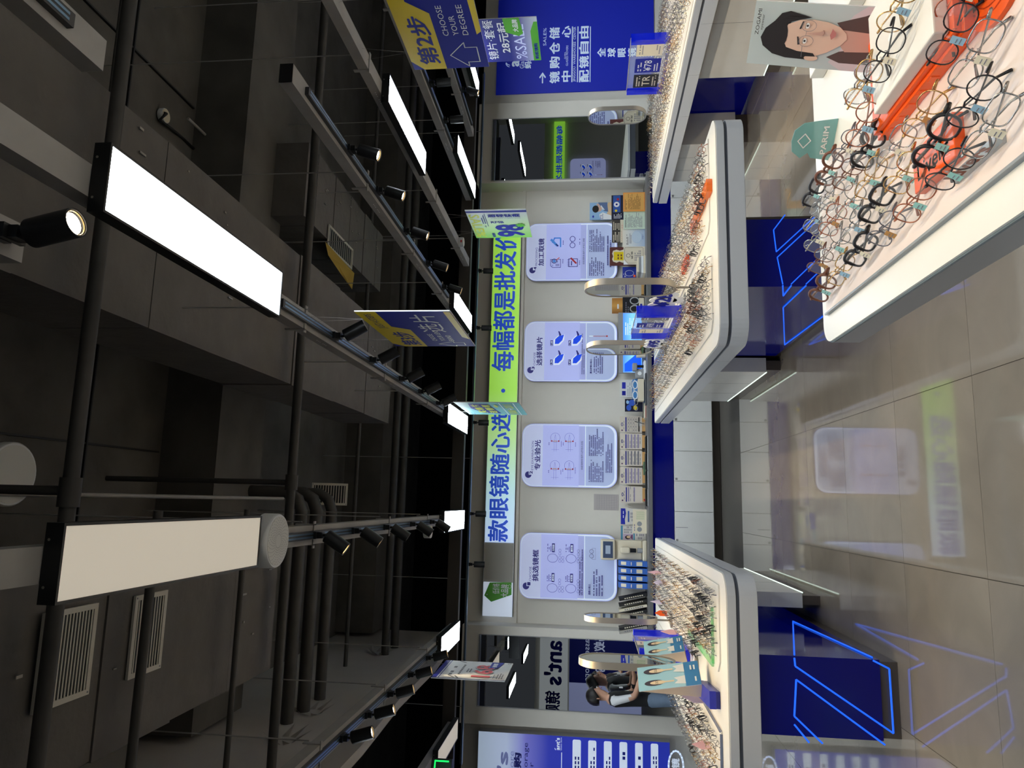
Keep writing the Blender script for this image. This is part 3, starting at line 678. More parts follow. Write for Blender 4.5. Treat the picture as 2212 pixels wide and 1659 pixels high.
def d2(f):
    for (u, v, s) in ((.22, .6, 1), (.22, .45, 2), (.66, .6, 3), (.66, .45, 4)):
        v += .05; f.ring(u + .12, v, .075, .05, .004, nv2, 22); f.line([(u - .1, v + .012), (u + .06, v + .012), (u + .17, v)], .003, nv2); f.line([(u - .1, v - .012), (u + .06, v - .012), (u + .17, v)], .003, nv2)
        f.rect(u + .06, v - .02, u + .07, v + .02, mat('amber_print', (220, 160, 60), .5)); f.line([(u - .07, v - .04), (u - .07, v + .04)], .003, nv2); f.greek(u - .02, v - .07, u + .1, v - .058, 1, nv2, s, cw=.012); f.greek(u + .0, v + .06, u + .06, v + .072, 1, nv, s, cw=.02)
        for sg_ in (-1, 1): f.rect(u + .055, v + sg_ * .037 - .008, u + .075, v + sg_ * .037 + .008, redp)
    f.greek(.09, .14, .44, .30, 8, nv, 11, cw=.0135); f.greek(.5, .14, .93, .30, 8, nv, 12, cw=.0135); f.greek(.24, .05, .72, .125, 4, nv, 13, cw=.0135)
def d3(f):
    for (u, v, t) in ((.36, .60, '1.56'), (.36, .405, '1.67'), (.68, .60, '1.60'), (.68, .405, '1.74')):
        lb = mat('lens_blue', (18, 70, 220), .3, emit=.4)
        pts = [(u - .09, v + .075), (u - .02, v + .09), (u + .06, v + .055), (u + .10, v - .02)]
        f.poly([(u - .09, v + .08), (u + .0, v + .085), (u + .075, v + .04), (u + .10, v - .035), (u + .0, v - .03), (u - .085, v + .02)], whitee)
        f.poly([(u - .06, v + .07), (u + .02, v + .065), (u + .075, v + .025), (u + .095, v - .03), (u + .0, v - .01), (u - .06, v + .03)], lb)
        f.poly([(u + .09, v + .0), (u + .15, v + .02), (u + .155, v + .035), (u + .07, v + .02)], nv)
        f.rect(u - .09, v + .09, u + .0, v + .117, nv); f.text(t, u - .08, v + .095, u - .01, v + .112, whitee, .03)
    f.greek(.12, .345, .88, .385, 2, nv2, 6, cw=.013); f.text('夏日护眼小贴士', .13, .27, .37, .29, nv, .04); f.greek(.13, .15, .55, .255, 5, nv, 8, cw=.014)
    f.rect(.74, .25, .756, .30, whitee); f.rect(.744, .12, .752, .26, redp); f.circ(.748, .11, .014, redp)
def d4(f):
    lbp = mat('icon_blue', (70, 140, 220), .4, emit=.2)
    f.line([(.23, .62), (.37, .62), (.37, .73), (.26, .73), (.23, .71)], .008, nv, True); f.greek(.25, .635, .34, .675, 3, nv2, 3, cw=.05); f.ring(.34, .69, .035, .026, .012, nv); f.circ(.34, .69, .025, lbp); f.line([(.36, .665), (.4, .635)], .012, orange); f.text('Rx', .25, .70, .28, .718, nv, .02)
    f.line([(.24, .435), (.375, .435), (.375, .53), (.24, .53)], .01, nv, True); f.greek(.26, .45, .33, .51, 3, nv, 5, cw=.09)
    for k in range(5): f.line([(.255 + k * .027, .52), (.255 + k * .027, .545)], .006, nv)
    f.line([(.3, .45), (.385, .505)], .028, redp)
    f.rect(.58, .615, .74, .63, lbp); f.line([(.74, .625), (.74, .69), (.66, .71)], .022, lbp); f.line([(.61, .66), (.71, .725)], .04, lbp); f.line([(.6, .65), (.63, .672)], .02, nv)
    f.ring(.61, .49, .045, .028, .009, nv); f.ring(.72, .49, .045, .028, .009, nv); f.line([(.65, .5), (.68, .5)], .008, nv)
    for k, (u, v) in enumerate(((.27, .588), (.62, .588), (.27, .405), (.62, .405))): f.greek(u, v, u + .1, v + .014, 1, nv, k + 2, cw=.022)
    f.greek(.08, .14, .42, .31, 8, nv, 21, cw=.0135); f.greek(.49, .14, .88, .31, 9, nv, 22, cw=.0135); f.greek(.22, .06, .78, .12, 2, nv, 23, cw=.0135)
lightbox(1, -1.19, 'CHOOSE', '挑选镜框', '', d1, .22)
lightbox(2, 0.20, 'EYE EXAMINATION', '专业验光', '蚂蚁镜购标准的16步验光流程', d2)
lightbox(3, 1.57, 'CHOOSE', '选择镜片', '', d3, .22)
lightbox(4, 2.94, 'PROCESSING', '加工取镜', '蚂蚁镜购标准的15步加工流程', d4, .32)
# ---- blue poster on the right
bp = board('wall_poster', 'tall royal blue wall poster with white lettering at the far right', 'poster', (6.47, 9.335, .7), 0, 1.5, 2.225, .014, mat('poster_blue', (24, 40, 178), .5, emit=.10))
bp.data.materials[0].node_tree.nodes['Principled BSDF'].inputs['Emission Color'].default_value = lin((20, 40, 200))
a = Art(); p = PX(bp, 9.335, a); wl = mat('poster_white', (206, 224, 250), .5, emit=.25)
u0, v0 = p.uv(1122, 145); u1, v1 = p.uv(1100, 86); ant_logo(a, u0, v0, u1, v1 + .03, wl)
p.text('Glasses Store', 1124, 1132, 148, 86, wl, .01); p.text('蚂蚁镜购', 1134, 1148, 148, 86, wl, .05)
p.text('→', 1165, 1179, 180, 157, wl, .03); p.text('SALE%', 1174, 1180, 99, 61, wl, .02)
for ch, yl in zip('镜购仓储', (180, 148, 117, 85)): p.text(ch, 1187, 1209, yl, yl - 25, wl, .04)
p.text('中', 1213, 1233, 177, 154, wl, .04); p.text('心', 1214, 1233, 82, 57, wl, .04); p.text('GLOBAL', 1219, 1222, 128, 113, wl); p.text('GLASSES MOVERS', 1223, 1227, 143, 99, wl)
for x in (1236, 1248, 1275): p.rect(x - .4, x + .4, 178, 58, wl)
p.text('JINGGOU  WAREHOUSEE  CENTER', 1239, 1244.5, 177, 59, wl, .01)
for ch, yl in zip('配镜自由', (178, 148, 117, 84)): p.text(ch, 1251, 1272, yl, yl - 26, wl, .04)
for ch, x in zip('全球眼镜搬运', (1290, 1312, 1334, 1356, 1378, 1400)): p.text(ch, x, x + 18, 124, 105, wl, .04)
a.build(bp)
# ---- lit banner on the left
bnm = gradmat('banner_gradient', [(0, (38, 52, 170)), (.62, (34, 48, 176)), (.74, (110, 112, 205)), (.84, (186, 202, 236)), (1, (196, 216, 240))], 2, 0, 2.3, emit=.42)
bn = board('lit_banner', 'tall lit banner at the far left, pale top fading to blue, white text bars', 'banner', (-3.62, 9.2, .6), 0, 1.72, 2.28, .15, bnm, edge=grayw)
a = Art(); p = PX(bn, 9.2, a); lav = mat('lavender_letters', (128, 140, 200), .5, emit=.2)
u0, v0 = p.uv(1095, 1770); u1, v1 = p.uv(1074, 1622); a.text("ant's", u0, v0, u1 - u0, v1 - v0, lav, .045)
p.text('Glasses Store', 1100, 1108, 1765, 1622, lav, .01); p.text('蚂蚁镜购', 1110, 1124, 1765, 1625, navy, .05)
p.text('Warehouse Storage', 1131, 1140, 1800, 1604, navy, .01); p.text('Center', 1143, 1151, 1725, 1646, navy, .01)
u0, v0 = p.uv(1209, 1621); u1, v1 = p.uv(1199, 1593); ant_logo(a, u0, v0, u1, v1, whitee); p.text('Glasses Store', 1210, 1213.5, 1621, 1593, whitee)
p.rect(1212.4, 1212.9, 1720, 1625, whitee)
for k in range(6):
    x = 1237 + k * 33.7; yr = 1597 + k * 1.7; p.rect(x, x + 17, 1720, yr, whitee, .02); p.greek(x + 3, x + 15, 1700, yr + 12, 1 if k in (3, 4) else 2, navy, 30 + k, cw=.05)
u, v = p.uv(1460, 1655); a.ring(u, v, .17, .085, .02, whitee); p.text('镜', 1450, 1468, 1660, 1637, whitee, .04)
a.build(bn)
# ================================================================== MIRRORS IN THE PILLARS
def wall_mirror(label, x0, x1, z0, z1):
    e = empty('wall_mirror', ((x0 + x1) / 2, PILY, z0), 0, label, 'mirror', 'tall mirrors set in the pillars'); w = (x1 - x0) / 2; h = z1 - z0
    boxo('glass', (-w, -.006, 0, w, -.001, h), mirrorm, e)
    q = MB(); f = .008
    for b in ((-w - f, -.012, -f, -w, -.001, h + f), (w, -.012, -f, w + f, -.001, h + f), (-w, -.012, h, w, -.001, h + f), (-w, -.012, -f, w, -.001, 0)): q.box(*b, edgeg)
    q.build('frame', e)
wall_mirror('tall mirror in the left pillar, a man standing in front of it', -2.43, -1.61, .55, 2.885)
wall_mirror('tall mirror in the right pillar beside the blue wall poster', 4.285, 5.175, .6, 2.91)
# ================================================================== HANGING SIGNS
def hang(label, X, ya, yb, z0, z1, face, m, zc=ZC):
    """hangs across the aisle direction; ya is the near end"""
    b = board('hanging_sign', label, 'sign', (X, (ya + yb) / 2, z0), L_ if face == 'L' else B_, yb - ya, z1 - z0, .006, m, edge=whitep)
    w = (yb - ya) / 2; h = z1 - z0
    for s in (-.6, .6):
        q = MB(); q.tube([(s * w - .05, .003, zc - z0), (s * w, .003, h - .01), (s * w + .06, .003, zc - z0)], .0008, gray, 4); q.build('wire', b)
    return b
def step(f, n, l1, l2, l3, big):
    f.poly([(.10, 1), (1, 1), (1, .78), (.62, .78), (.53, .60), (0, .60), (0, .88)], yellow)
    f.text('第%d步' % n, .05, .64, .47, .87, navy, .035); f.text('JUST 4 STEPS', .58, .83, .95, .93, navy, .0)
    if big: f.text(big, .47, .20, .93, .48, whitep, .02)
    f.text(l1, .20, .40, .20 + .035 * len(l1), .46, whitep); f.text(l2, .20, .30, .20 + .035 * len(l2), .36, whitep); f.text(l3, .20, .20, .20 + .035 * len(l3), .26, whitep)
    f.poly([(.25, 0), (1, 0), (1, .07), (.32, .07)], yellow)
sbl = mat('step_sign_blue', (26, 36, 146), .5, spec=.15)
b = hang('blue and yellow hanging sign reading step 3, under the channel right of the aisle', .86, 3.16, 3.91, 2.20, 2.655, 'L', sbl); f = FR(b)
step(f, 3, 'CHOOSE', 'YOUR LENS', 'BRAND', '选片'); f.line([(.06, .1), (.06, .22), (.0 + .02, .22), (.10, .42), (.18, .22), (.14, .22), (.14, .1)], .006, whitep, True); f.done()
b = hang('blue and yellow hanging sign reading step 2, at the upper edge', 2.70, 3.22, 4.09, 2.20, 2.68, 'L', sbl); f = FR(b)
f.poly([(.10, 1), (1, 1), (1, .80), (.72, .80), (.60, .56), (0, .56), (0, .86)], yellow); f.text('第2步', .06, .61, .58, .88, navy, .035)
f.line([(.07, .10), (.07, .25), (.02, .25), (.155, .46), (.29, .25), (.235, .25), (.235, .10)], .007, whitep, True)
for k, t in enumerate(('CHOOSE', 'YOUR', 'DEGREE')): f.text(t, .37, .40 - k * .12, .37 + .05 * len(t), .47 - k * .12, whitep)
f.poly([(.40, 0), (1, 0), (1, .09), (.37, .06)], yellow); f.done()
sg98 = gradmat('price_sign_green', [(0, (112, 190, 60)), (.55, (190, 220, 170)), (1, (206, 214, 218))], 0, -.38, .30)
b = hang('green and white hanging price sign reading 98 in front of the sign strip end', 2.70, 6.32, 7.04, 2.165, 2.745, 'L', sg98); f = FR(b)
f.rect(.91, 0, .975, 1, navy); f.rect(.975, 0, .985, 1, whitep); f.text('SALE%', .04, .80, .86, .98, limep, .03, rot=180)
f.text('98', .04, .10, .50, .60, navy, .055); f.text('RMB', .55, .42, .62, .64, navy, .03, rot=-90); f.text('超轻钛框', .76, .12, .86, .66, navy, .045, rot=-90); f.text('ULTRA LIGHT TITANIUM FRAME', .715, .12, .735, .62, navy, 0, rot=-90)
f.rect(.45, .70, .88, .708, navy); f.greek(.55, .72, .85, .79, 2, navy, 4, cw=.03); f.text('→', .40, .73, .48, .77, navy)
f.circ(.47, .15, .045, greenp); f.poly([(.47 + (.08 if k % 2 else .045) * math.cos(k * PI / 9), .15 + (.08 if k % 2 else .045) * 1.25 * math.sin(k * PI / 9)) for k in range(18)], greenp); f.text('蚂蚁镜购', .05, .63, .2, .69, navy, .04); f.done()
tl = mat('teal_print', (104, 168, 172), .5)
b = hang('teal hanging sign with yellow-green lettering in front of the sign strip', .86, 6.22, 7.10, 2.18, 2.765, 'L', tl); f = FR(b)
f.poly([(.12, .42), (.9, .50), (.92, .80), (.55, .84), (.15, .72)], navy)
for k, ch in enumerate('买镜片送镜框'): f.text(ch, .17 + (k % 3) * .24, .63 - (k // 3) * .17 + .01 * (k % 3), .38 + (k % 3) * .24, .77 - (k // 3) * .17 + .01 * (k % 3), limep, .05)
f.rect(0, .30, 1, .315, whitep); f.rect(0, .085, 1, .10, whitep); f.text('100', .12, .13, .46, .27, limep, .03); f.text('→', .48, .15, .6, .25, whitep, .03); f.text('201', .62, .13, .92, .27, limep, .03); f.ell(.78, .39, .1, .03, limep); f.greek(.06, .86, .25, .93, 2, navy, 2, cw=.03); f.done()
b = hang('white hanging price sign with red 168 on the left side', -1.33, 5.64, 6.25, 2.18, 2.745, 'R', mat('sign_white', (214, 216, 216), .45)); f = FR(b)
f.rect(0, .93, 1, 1, navy); f.rect(0, .90, 1, .912, navy); f.rect(.0, 0, .012, .93, navy)
f.greek(.18, .74, .86, .83, 1, blackp, 5, cw=.08); f.greek(.22, .64, .78, .70, 1, blackp, 6, cw=.05); f.greek(.3, .52, .66, .60, 2, blackp, 8, cw=.04)
f.line([(.05, .7), (.17, .8)], .02, blackp); f.line([(.03, .64), (.14, .70)], .02, blackp); f.line([(.88, .68), (.97, .78)], .02, blackp)
f.text('168', .10, .20, .78, .50, blackp, .09); f.text('168', .105, .205, .775, .495, whitep, .06); f.text('168', .11, .215, .77, .485, redp, .035)
f.poly([(.60, .18), (.96, .12), (.96, .30), (.62, .30)], navy); f.text('镜框', .66, .2, .9, .27, whitep, .04); f.greek(.05, .04, .34, .14, 3, blackp, 9, cw=.03); f.line([(.05, .17), (.26, .17)], .006, blackp); f.ring(.9, .04, .035, .02, .006, blackp); f.done()
ls = gradmat('lens_sign_gradient', [(0, (215, 225, 235)), (.3, (120, 120, 190)), (.55, (40, 42, 130)), (1, (38, 40, 128))], 2, 0, .58)
b = hang('dark blue hanging sign with lens price and green tag at the upper edge', 4.82, 6.5, 7.22, 2.12, 2.72, 'L', ls); f = FR(b)
f.text('镜片·套餐', .07, .76, .98, .94, whitep, .01); f.text('28元起', .22, .52, .92, .70, whitep, .03); f.text('%SALE', .06, .24, .86, .44, lbh, .02)
f.poly([(0, 0), (.9, 0), (.9, .06), (.7, .13), (0, .13)], greenp); f.text('蚂蚁镜购', .04, .03, .42, .10, navy, .05); f.poly([(.60, .34), (.66, .26), (1, .30), (1, .58), (.70, .56)], greenp); f.text('大品牌', .7, .33, .97, .43, whitep, .05); f.done()
# exit sign
e = empty('exit_sign', (-2.28, 6.15, 2.66), 0.35, 'green running-man exit sign at the lower left edge', 'sign'); boxo('case', (-.2, 0, 0, .2, .03, .17), blackm, e)
a = Art(); ge = mat('exit_green', (20, 220, 90), .4, emit=1.4)
a.rect(-.19, .01, .19, .16, mat('exit_back', (10, 46, 24), .4)); a.line([(-.02, .14), (.18, .14), (.18, .03)], .012, ge); a.ell(.07, .125, .014, .014, ge); a.line([(.07, .11), (.06, .07), (.09, .04)], .018, ge); a.line([(.06, .07), (.03, .04)], .014, ge); a.line([(.1, .09), (.07, .105), (.04, .085)], .01, ge); a.text('EXIT', -.16, .05, .13, .06, ge, .02); a.build(e)
q = MB(); q.tube([(-.1, .015, .17), (-.1, .015, .29)], .003, gray, 5); q.tube([(.1, .015, .17), (.1, .015, .29)], .003, gray, 5); q.build('wire', e)
# ================================================================== THINGS ON THE WORKTOP
WZ = 0.86
def card(label, xt, xb, yl, yr, Y, m, name='display_card', cat='sign', z=WZ, t=.008, lean=0, edge=None):
    b = pboard(name, label, cat, xt, xb, yl, yr, Y, t, m, edge=edge, z=z)
    f = FR(b); return b, f
cream = mat('cream_paper', (232, 222, 196), .6); tan = mat('tan_paper', (226, 172, 92), .6); mint = mat('mint_paper', (206, 222, 202), .6)
skyp = mat('sky_print', (150, 190, 226), .5); brownp = mat('brown_print', (120, 78, 40), .5); darkp = mat('dark_shelf_print', (66, 60, 54), .5); sand = mat('sand_print', (220, 190, 150), .5)
# navy stand with the photo card of a young man on top
b, f = card('dark navy display card with small print, in the right corner of the worktop', 1321, 1400, 473, 422, 9.26, mat('navy_card', (24, 28, 56), .5), z=WZ)
f.rect(.30, .72, .98, .95, mat('mid_blue_print', (50, 90, 170), .5)); f.circ(.62, .84, .11, whitep); f.circ(.62, .84, .04, navy); f.circ(.36, .86, .05, yellow); f.circ(.83, .8, .05, redp); f.greek(.04, .68, .26, .94, 6, whitep, 3, cw=.012); f.done()
zt = atY(1321, 440, 9.26).z
b, f = card('photo card of a young man adjusting his glasses, standing on the navy card', 1274, 1321, 474, 438, 9.262, skyp, z=zt, t=.012)
f.poly([(0, 0), (1, 0), (1, .16), (.8, .22), (.5, .17), (.2, .24), (0, .2)], sand); f.poly([(.45, .15), (1, .2), (1, .62), (.85, .55), (.7, .42), (.5, .35)], mat('denim_print', (90, 110, 150), .5)); f.poly([(.55, .3), (.85, .48), (.62, .5)], whitep)
f.ell(.63, .6, .17, .16, mat('face_print', (216, 178, 158), .5)); f.ell(.62, .73, .21, .15, hairm); f.poly([(.45, .58), (.5, .75), (.8, .74), (.82, .6), (.75, .68), (.5, .68)], hairm); f.poly([(.8, .5), (.95, .62), (.9, .7), (.78, .6)], mat('face_print', (216, 178, 158)))
f.poly([(.0, .0), (.0, .5), (.3, .56), (.42, .4), (.22, 0)], whitep); f.greek(.03, .38, .36, .52, 3, navy, 4, cw=.02); f.ell(.18, .84, .07, .04, bluep); f.done()
b, f = card('tan certificate sheet in a clear holder, rightmost on the worktop', 1346, 1399, 456, 416, 9.06, tan); f.greek(.1, .82, .92, .94, 2, brownp, 1, cw=.012); f.greek(.1, .2, .92, .78, 14, brownp, 2, cw=.01); f.line([(.04, .03), (.96, .03), (.96, .97), (.04, .97)], .012, orange, True); f.done()
b, f = card('pale mint certificate sheet beside the tan one', 1347, 1399, 494, 454, 9.08, mint); f.greek(.08, .86, .8, .95, 2, blackp, 3, cw=.012); f.greek(.08, .12, .9, .82, 14, greyp, 4, cw=.01); f.done()
b, f = card('dark leaflet rack with rows of cream price tags, behind the certificates', 1322, 1399, 523, 475, 9.262, cream)
f.rect(0, .74, 1, 1, darkp); f.rect(.49, .72, .51, 1, blackp)
for k in range(4): f.greek(.04, .76 + k * .055, .46, .80 + k * .055, 1, cream, k, cw=.02, fill=.7); f.greek(.55, .76 + k * .055, .96, .80 + k * .055, 1, cream, k + 7, cw=.02, fill=.7)
f.greek(.05, .62, .95, .72, 3, redp, 9, cw=.03, fill=.2); f.done()
b, f = card('cream leaflet with a large pale blue lens circle', 1345, 1399, 533, 495, 9.1, gradmat('lens_leaflet', [(0, (170, 190, 214)), (.5, (214, 220, 222)), (1, (238, 228, 204))], 2, 0, .33))
f.ring(.55, .36, .33, .22, .012, skyp); f.ell(.55, .36, .31, .2, mat('pale_blue_disc', (196, 212, 226), .4)); f.text('ONLY', .42, .07, .68, .12, navy, .01); f.greek(.12, .74, .85, .84, 2, blackp, 5, cw=.016); f.greek(.2, .6, .8, .7, 2, greyp, 6, cw=.02); f.done()
b, f = card('burgundy plaque with a yellow shield behind the framed certificate', 1317, 1399, 573, 534, 9.25, mat('burgundy', (92, 44, 40), .5), name='award_plaque', cat='award')
f.poly([(.2, .52), (.15, .62), (.22, .72), (.15, .8), (.22, .9), (.35, .93), (.5, .90), (.65, .93), (.8, .9), (.86, .8), (.8, .7), (.86, .6), (.8, .5)], cream); f.rect(.28, .5, .74, .88, yellow); f.greek(.34, .62, .7, .8, 2, brownp, 3, cw=.04); f.done()
b, f = card('cream framed certificate with a black rim line and round emblem', 1347, 1399, 571, 533, 9.1, mat('certificate_paper', (222, 212, 190), .5), name='framed_certificate', cat='award', edge=edgeg, t=.012)
f.line([(.14, .08), (.9, .08), (.95, .14), (.95, .9), (.9, .95), (.3, .95), (.08, .8), (.08, .14)], .012, blackp, True); f.poly([(0, .78), (.26, 1), (0, 1)], whitep); f.ring(.5, .78, .1, .09, .02, blackp); f.text('证书', .3, .56, .72, .65, blackp, .03); f.greek(.2, .18, .8, .5, 5, greyp, 3, cw=.03); f.done()
b, f = card('small royal blue product box with a white cable loop printed on it', 1345, 1374, 601, 577, 9.2, mat('box_blue', (30, 50, 150), .4), name='product_box', cat='box', z=atY(1374, 590, 9.2).z, t=.06)
f.ring(.45, .5, .25, .32, .03, whitep); f.rect(.1, .05, .3, .2, orange); f.greek(.1, .75, .4, .95, 3, whitep, 2, cw=.03); f.done(); zb = atY(1374, 590, 9.2).z
for k in range(4):
    h = (zb - WZ) / 4; q = boxo('lens_carton', (2.95 + k * .006, 9.02, WZ + k * h, 3.19 - k * .01, 9.3, WZ + (k + 1) * h - .002), (cream, whitep, greyplas, cream)[k], None, .002); tag(q, 'flat pale carton, %s of the stack under the blue product box' % ('bottom one', 'second from below', 'third from below', 'top one')[k], 'box', 'stack of flat cartons')
b, f = card('gold printed card with a white vertical title above a black card', 1322, 1345, 677, 644, 9.26, gradmat('gold_card', [(0, (150, 96, 40)), (.5, (214, 160, 80)), (1, (180, 120, 50))], 0, -.1, .1), z=atY(1345, 660, 9.26).z); f.greek(.3, .3, .75, .6, 1, whitep, 3, cw=.09); f.done()
b, f = card('black card with two white rings and small labels', 1345, 1399, 678, 642, 9.25, mat('black_card', (24, 24, 30), .4)); f.ring(.3, .45, .2, .2, .06, whitep); f.ring(.78, .45, .2, .2, .06, whitep); f.rect(.05, .02, .95, .25, cream); f.rect(.3, .1, .6, .2, navy); f.greek(.08, .7, .9, .9, 2, greyp, 3, cw=.03); f.done()
# monitor
mo = empty('monitor', (atY(1370, 740, 9.2).x, 9.2, WZ), 0, 'wide monitor with a bright blue picture behind the middle right island', 'monitor')
A_ = atY(1336, 805, 9.2); B2 = atY(1399, 674, 9.2); w = (B2.x - A_.x) / 2; zz0 = B2.z - WZ; zz1 = A_.z - WZ
boxo('case', (-w, 0, .0, w, .04, zz1), greyplas, mo, .003); s1 = atY(1346, 740, 9.2).z - WZ
boxo('screen', (-w + .01, -.002, .04, w - .01, 0, s1), gradmat('blue_screen', [(0, (96, 170, 250)), (.5, (130, 200, 255)), (1, (30, 110, 240))], 2, 0, .32, emit=.75), mo)
a = Art(); a.d = .003; sw = mat('screen_white', (236, 244, 255), .4, emit=.6); sb_ = mat('screen_deep_blue', (20, 90, 230), .4, emit=.6)
a.poly([(-w + .02, .05), (-w + .3, .05), (-w + .12, .26), (-w + .02, .26)], sb_); a.ring(w - .45, .18, .05, .05, .012, sw, 20); a.greek(w - .3, .1, w - .05, .26, 6, sw, 3, cw=.012); a.build(mo)
# lens machines in front of the monitor
mc = empty('lens_machine', (atY(1395, 800, 9.0).x, 9.0, WZ), 0, 'small white lens measuring machine standing in front of the blue monitor', 'machine')
boxo('base', (-.13, 0, 0, .13, .2, .03), whitep, mc, .006); boxo('body', (-.09, .05, .03, .03, .18, .13), greyplas, mc, .01); boxo('arm', (.0, .02, .11, .1, .12, .17), greyplas, mc, .012)
q = MB(); q.cyl((-.03, .045, .08), (-.03, .051, .08), .025, whitep, 18); q.build('dial', mc, SM); q = MB(); q.cyl((.06, .05, .03), (.06, .05, .11), .018, blackm, 14); q.build('lens_post', mc, SM)
ph = empty('phone_box', (1.92, 9.03, WZ), 0, 'white box with a round blue window below the monitor', 'box'); boxo('body', (-.07, 0, 0, .07, .08, .12), creamp, ph, .008)
q = MB(); q.cyl((0, -.004, .08), (0, .0, .08), .03, skyp, 20); q.build('window', ph)
b, f = card('white price table card with two blue headings', 1339, 1378, 858, 820, 9.26, mat('price_sheet', (222, 222, 216), .5), z=atY(1378, 840, 9.26).z)
f.rect(.1, .68, .35, .88, navy); f.rect(.48, .68, .85, .88, bluep); f.greek(.06, .08, .94, .62, 5, greyp, 4, cw=.02, fill=.3); f.done()
sk = boxo('display_block', (1.30, 9.13, WZ, 1.58, 9.30, atY(1366, 840, 9.2).z), mat('block_blue', (70, 130, 190), .4), None, .003); tag(sk, 'sky blue block under the white glasses model', 'block')
# big white demonstration spectacles and grey tray
wg = empty('glasses_model', (1.42, 9.0, WZ + .03), 0, 'large white demonstration glasses frame on a cream box', 'glasses model'); q = MB()
for s in (-1, 1): q.tube([(s * .065 + .05 * math.cos(t * PI / 10), 0, .11 + .03 * math.sin(t * PI / 10)) for t in range(20)], .007, whitep, 8, closed=True)
q.tube([(-.02, 0, .12), (0, 0, .125), (.02, 0, .12)], .006, whitep, 8); q.tube([(.11, 0, .12), (.125, .01, .12), (.125, .11, .11)], .006, whitep, 8); q.tube([(-.11, 0, .12), (-.125, .01, .12), (-.125, .11, .11)], .006, whitep, 8); q.build('frame', wg, SM)
boxo('box', (-.14, -.02, 0, .14, .1, .075), creamp, wg, .004)
kb = boxo('keyboard', (1.22, 8.9, WZ, 1.62, 8.98, WZ + .022), mat('keyboard_grey', (78, 80, 84), .5), None, .004); tag(kb, 'low dark grey keyboard before the white glasses model', 'keyboard')
b, f = card('dark blue picture frame with a pair of grey glasses lying over it', 1350, 1391, 889, 862, 9.12, mat('dark_picture', (16, 22, 50), .3), name='picture_frame', cat='picture', z=WZ + .04, t=.03, edge=blackp)
f.ell(.3, .78, .25, .14, mat('picture_blue', (50, 90, 190), .4)); f.ell(.7, .6, .25, .2, mat('picture_blue', (50, 90, 190))); f.ell(.3, .42, .2, .1, yellow); f.ell(.75, .85, .15, .08, skyp); f.done()
q = MB()
for s in (-1, 1): q.tube([(s * .035 + .028 * math.cos(t * PI / 8), 0, .02 * math.sin(t * PI / 8)) for t in range(16)], .004, greyplas, 6, closed=True)
q.tube([(-.007, 0, .005), (.007, 0, .005)], .003, greyplas, 6); o = q.build('loose_glasses'); o.location = (atY(1374, 876, 9.08).x, 9.08, atY(1374, 876, 9.08).z); tag(o, 'grey glasses hanging over the dark picture frame', 'glasses')
q = boxo('flat_box', (1.07, 9.0, WZ, 1.26, 9.2, WZ + .022), cream, None, .002); tag(q, 'flat cream box with a dark red stripe under the picture frame', 'box'); boxo('stripe', (1.07, 8.998, WZ + .006, 1.26, 9.0, WZ + .014), mat('wine_stripe', (140, 40, 60), .5), q)
q = MB(); q.tube([(0, 0, 0), (.0, 0, .09)], .03, clear, 14); ppot = q.build('pen_cup'); ppot.location = (1.02, 9.24, WZ + .14 - .0); tag(ppot, 'clear cup holding a black pen at the left of the picture frame', 'cup'); q = MB(); q.tube([(-.0, 0, .01), (.03, 0, .13)], .005, blackp, 6); q.build('pen', ppot)
ppot.location.z = WZ
# price charts
paperm = mat('chart_paper', (220, 210, 196), .5); violet = mat('violet_bar', (150, 140, 176), .5)
for k, (xt, xb, yl, yr, kind, lb) in enumerate(((1339, 1390, 935, 899, 0, 'cream price chart divided in a grid of boxes, right end of the chart row'), (1339, 1390, 971, 936, 1, 'price chart with a navy bar and pale violet stripes, beside the grid chart'), (1339, 1390, 1007, 972, 2, 'third chart in the row, with dark heading and small print'), (1339, 1390, 1047, 1009, 1, 'chart with strong violet stripes, second from the left end'), (1340, 1393, 1087, 1050, 3, 'separate white price chart at the left end of the chart row'))):
    b, f = card(lb, xt, xb, yl, yr, 9.24, paperm, name='price_chart', z=WZ + .04)
    boxo('stand', (dims(b)[0] + .02, 0, -.04, dims(b)[1] - .02, .06, 0), mat('wood_light', (206, 160, 100), .5), b)
    f.circ(.14, .9, .05, mat('plum_print', (110, 80, 110), .5)); f.ring(.5, .9, .1, .035, .03, navy, 12); f.greek(.2, .80, .8, .84, 1, greyp, k, cw=.04)
    f.rect(.06, .70, .94, .75, navy)
    if kind == 0:
        f.line([(.06, .22), (.94, .22), (.94, .68), (.06, .68)], .008, greyp, True)
        for j in range(1, 4): f.line([(.06, .22 + j * .115), (.94, .22 + j * .115)], .008, greyp); f.line([(.06 + j * .22, .22), (.06 + j * .22, .68)], .008, greyp)
        for j in range(16): f.greek(.1 + (j % 4) * .22, .25 + (j // 4) * .115, .2 + (j % 4) * .22, .3 + (j // 4) * .115, 1, greyp, j, cw=.03)
        f.rect(.06, .12, .94, .17, blackp)
    else:
        for j in range(4 if kind < 3 else 2): f.rect(.08, .60 - j * (.15 if kind < 3 else .26), .94, .655 - j * (.15 if kind < 3 else .26), violet if kind != 2 else greyp); f.greek(.1, .52 - j * .15, .9, .56 - j * .15, 1, greyp, j + k * 5, cw=.05)
    f.done()
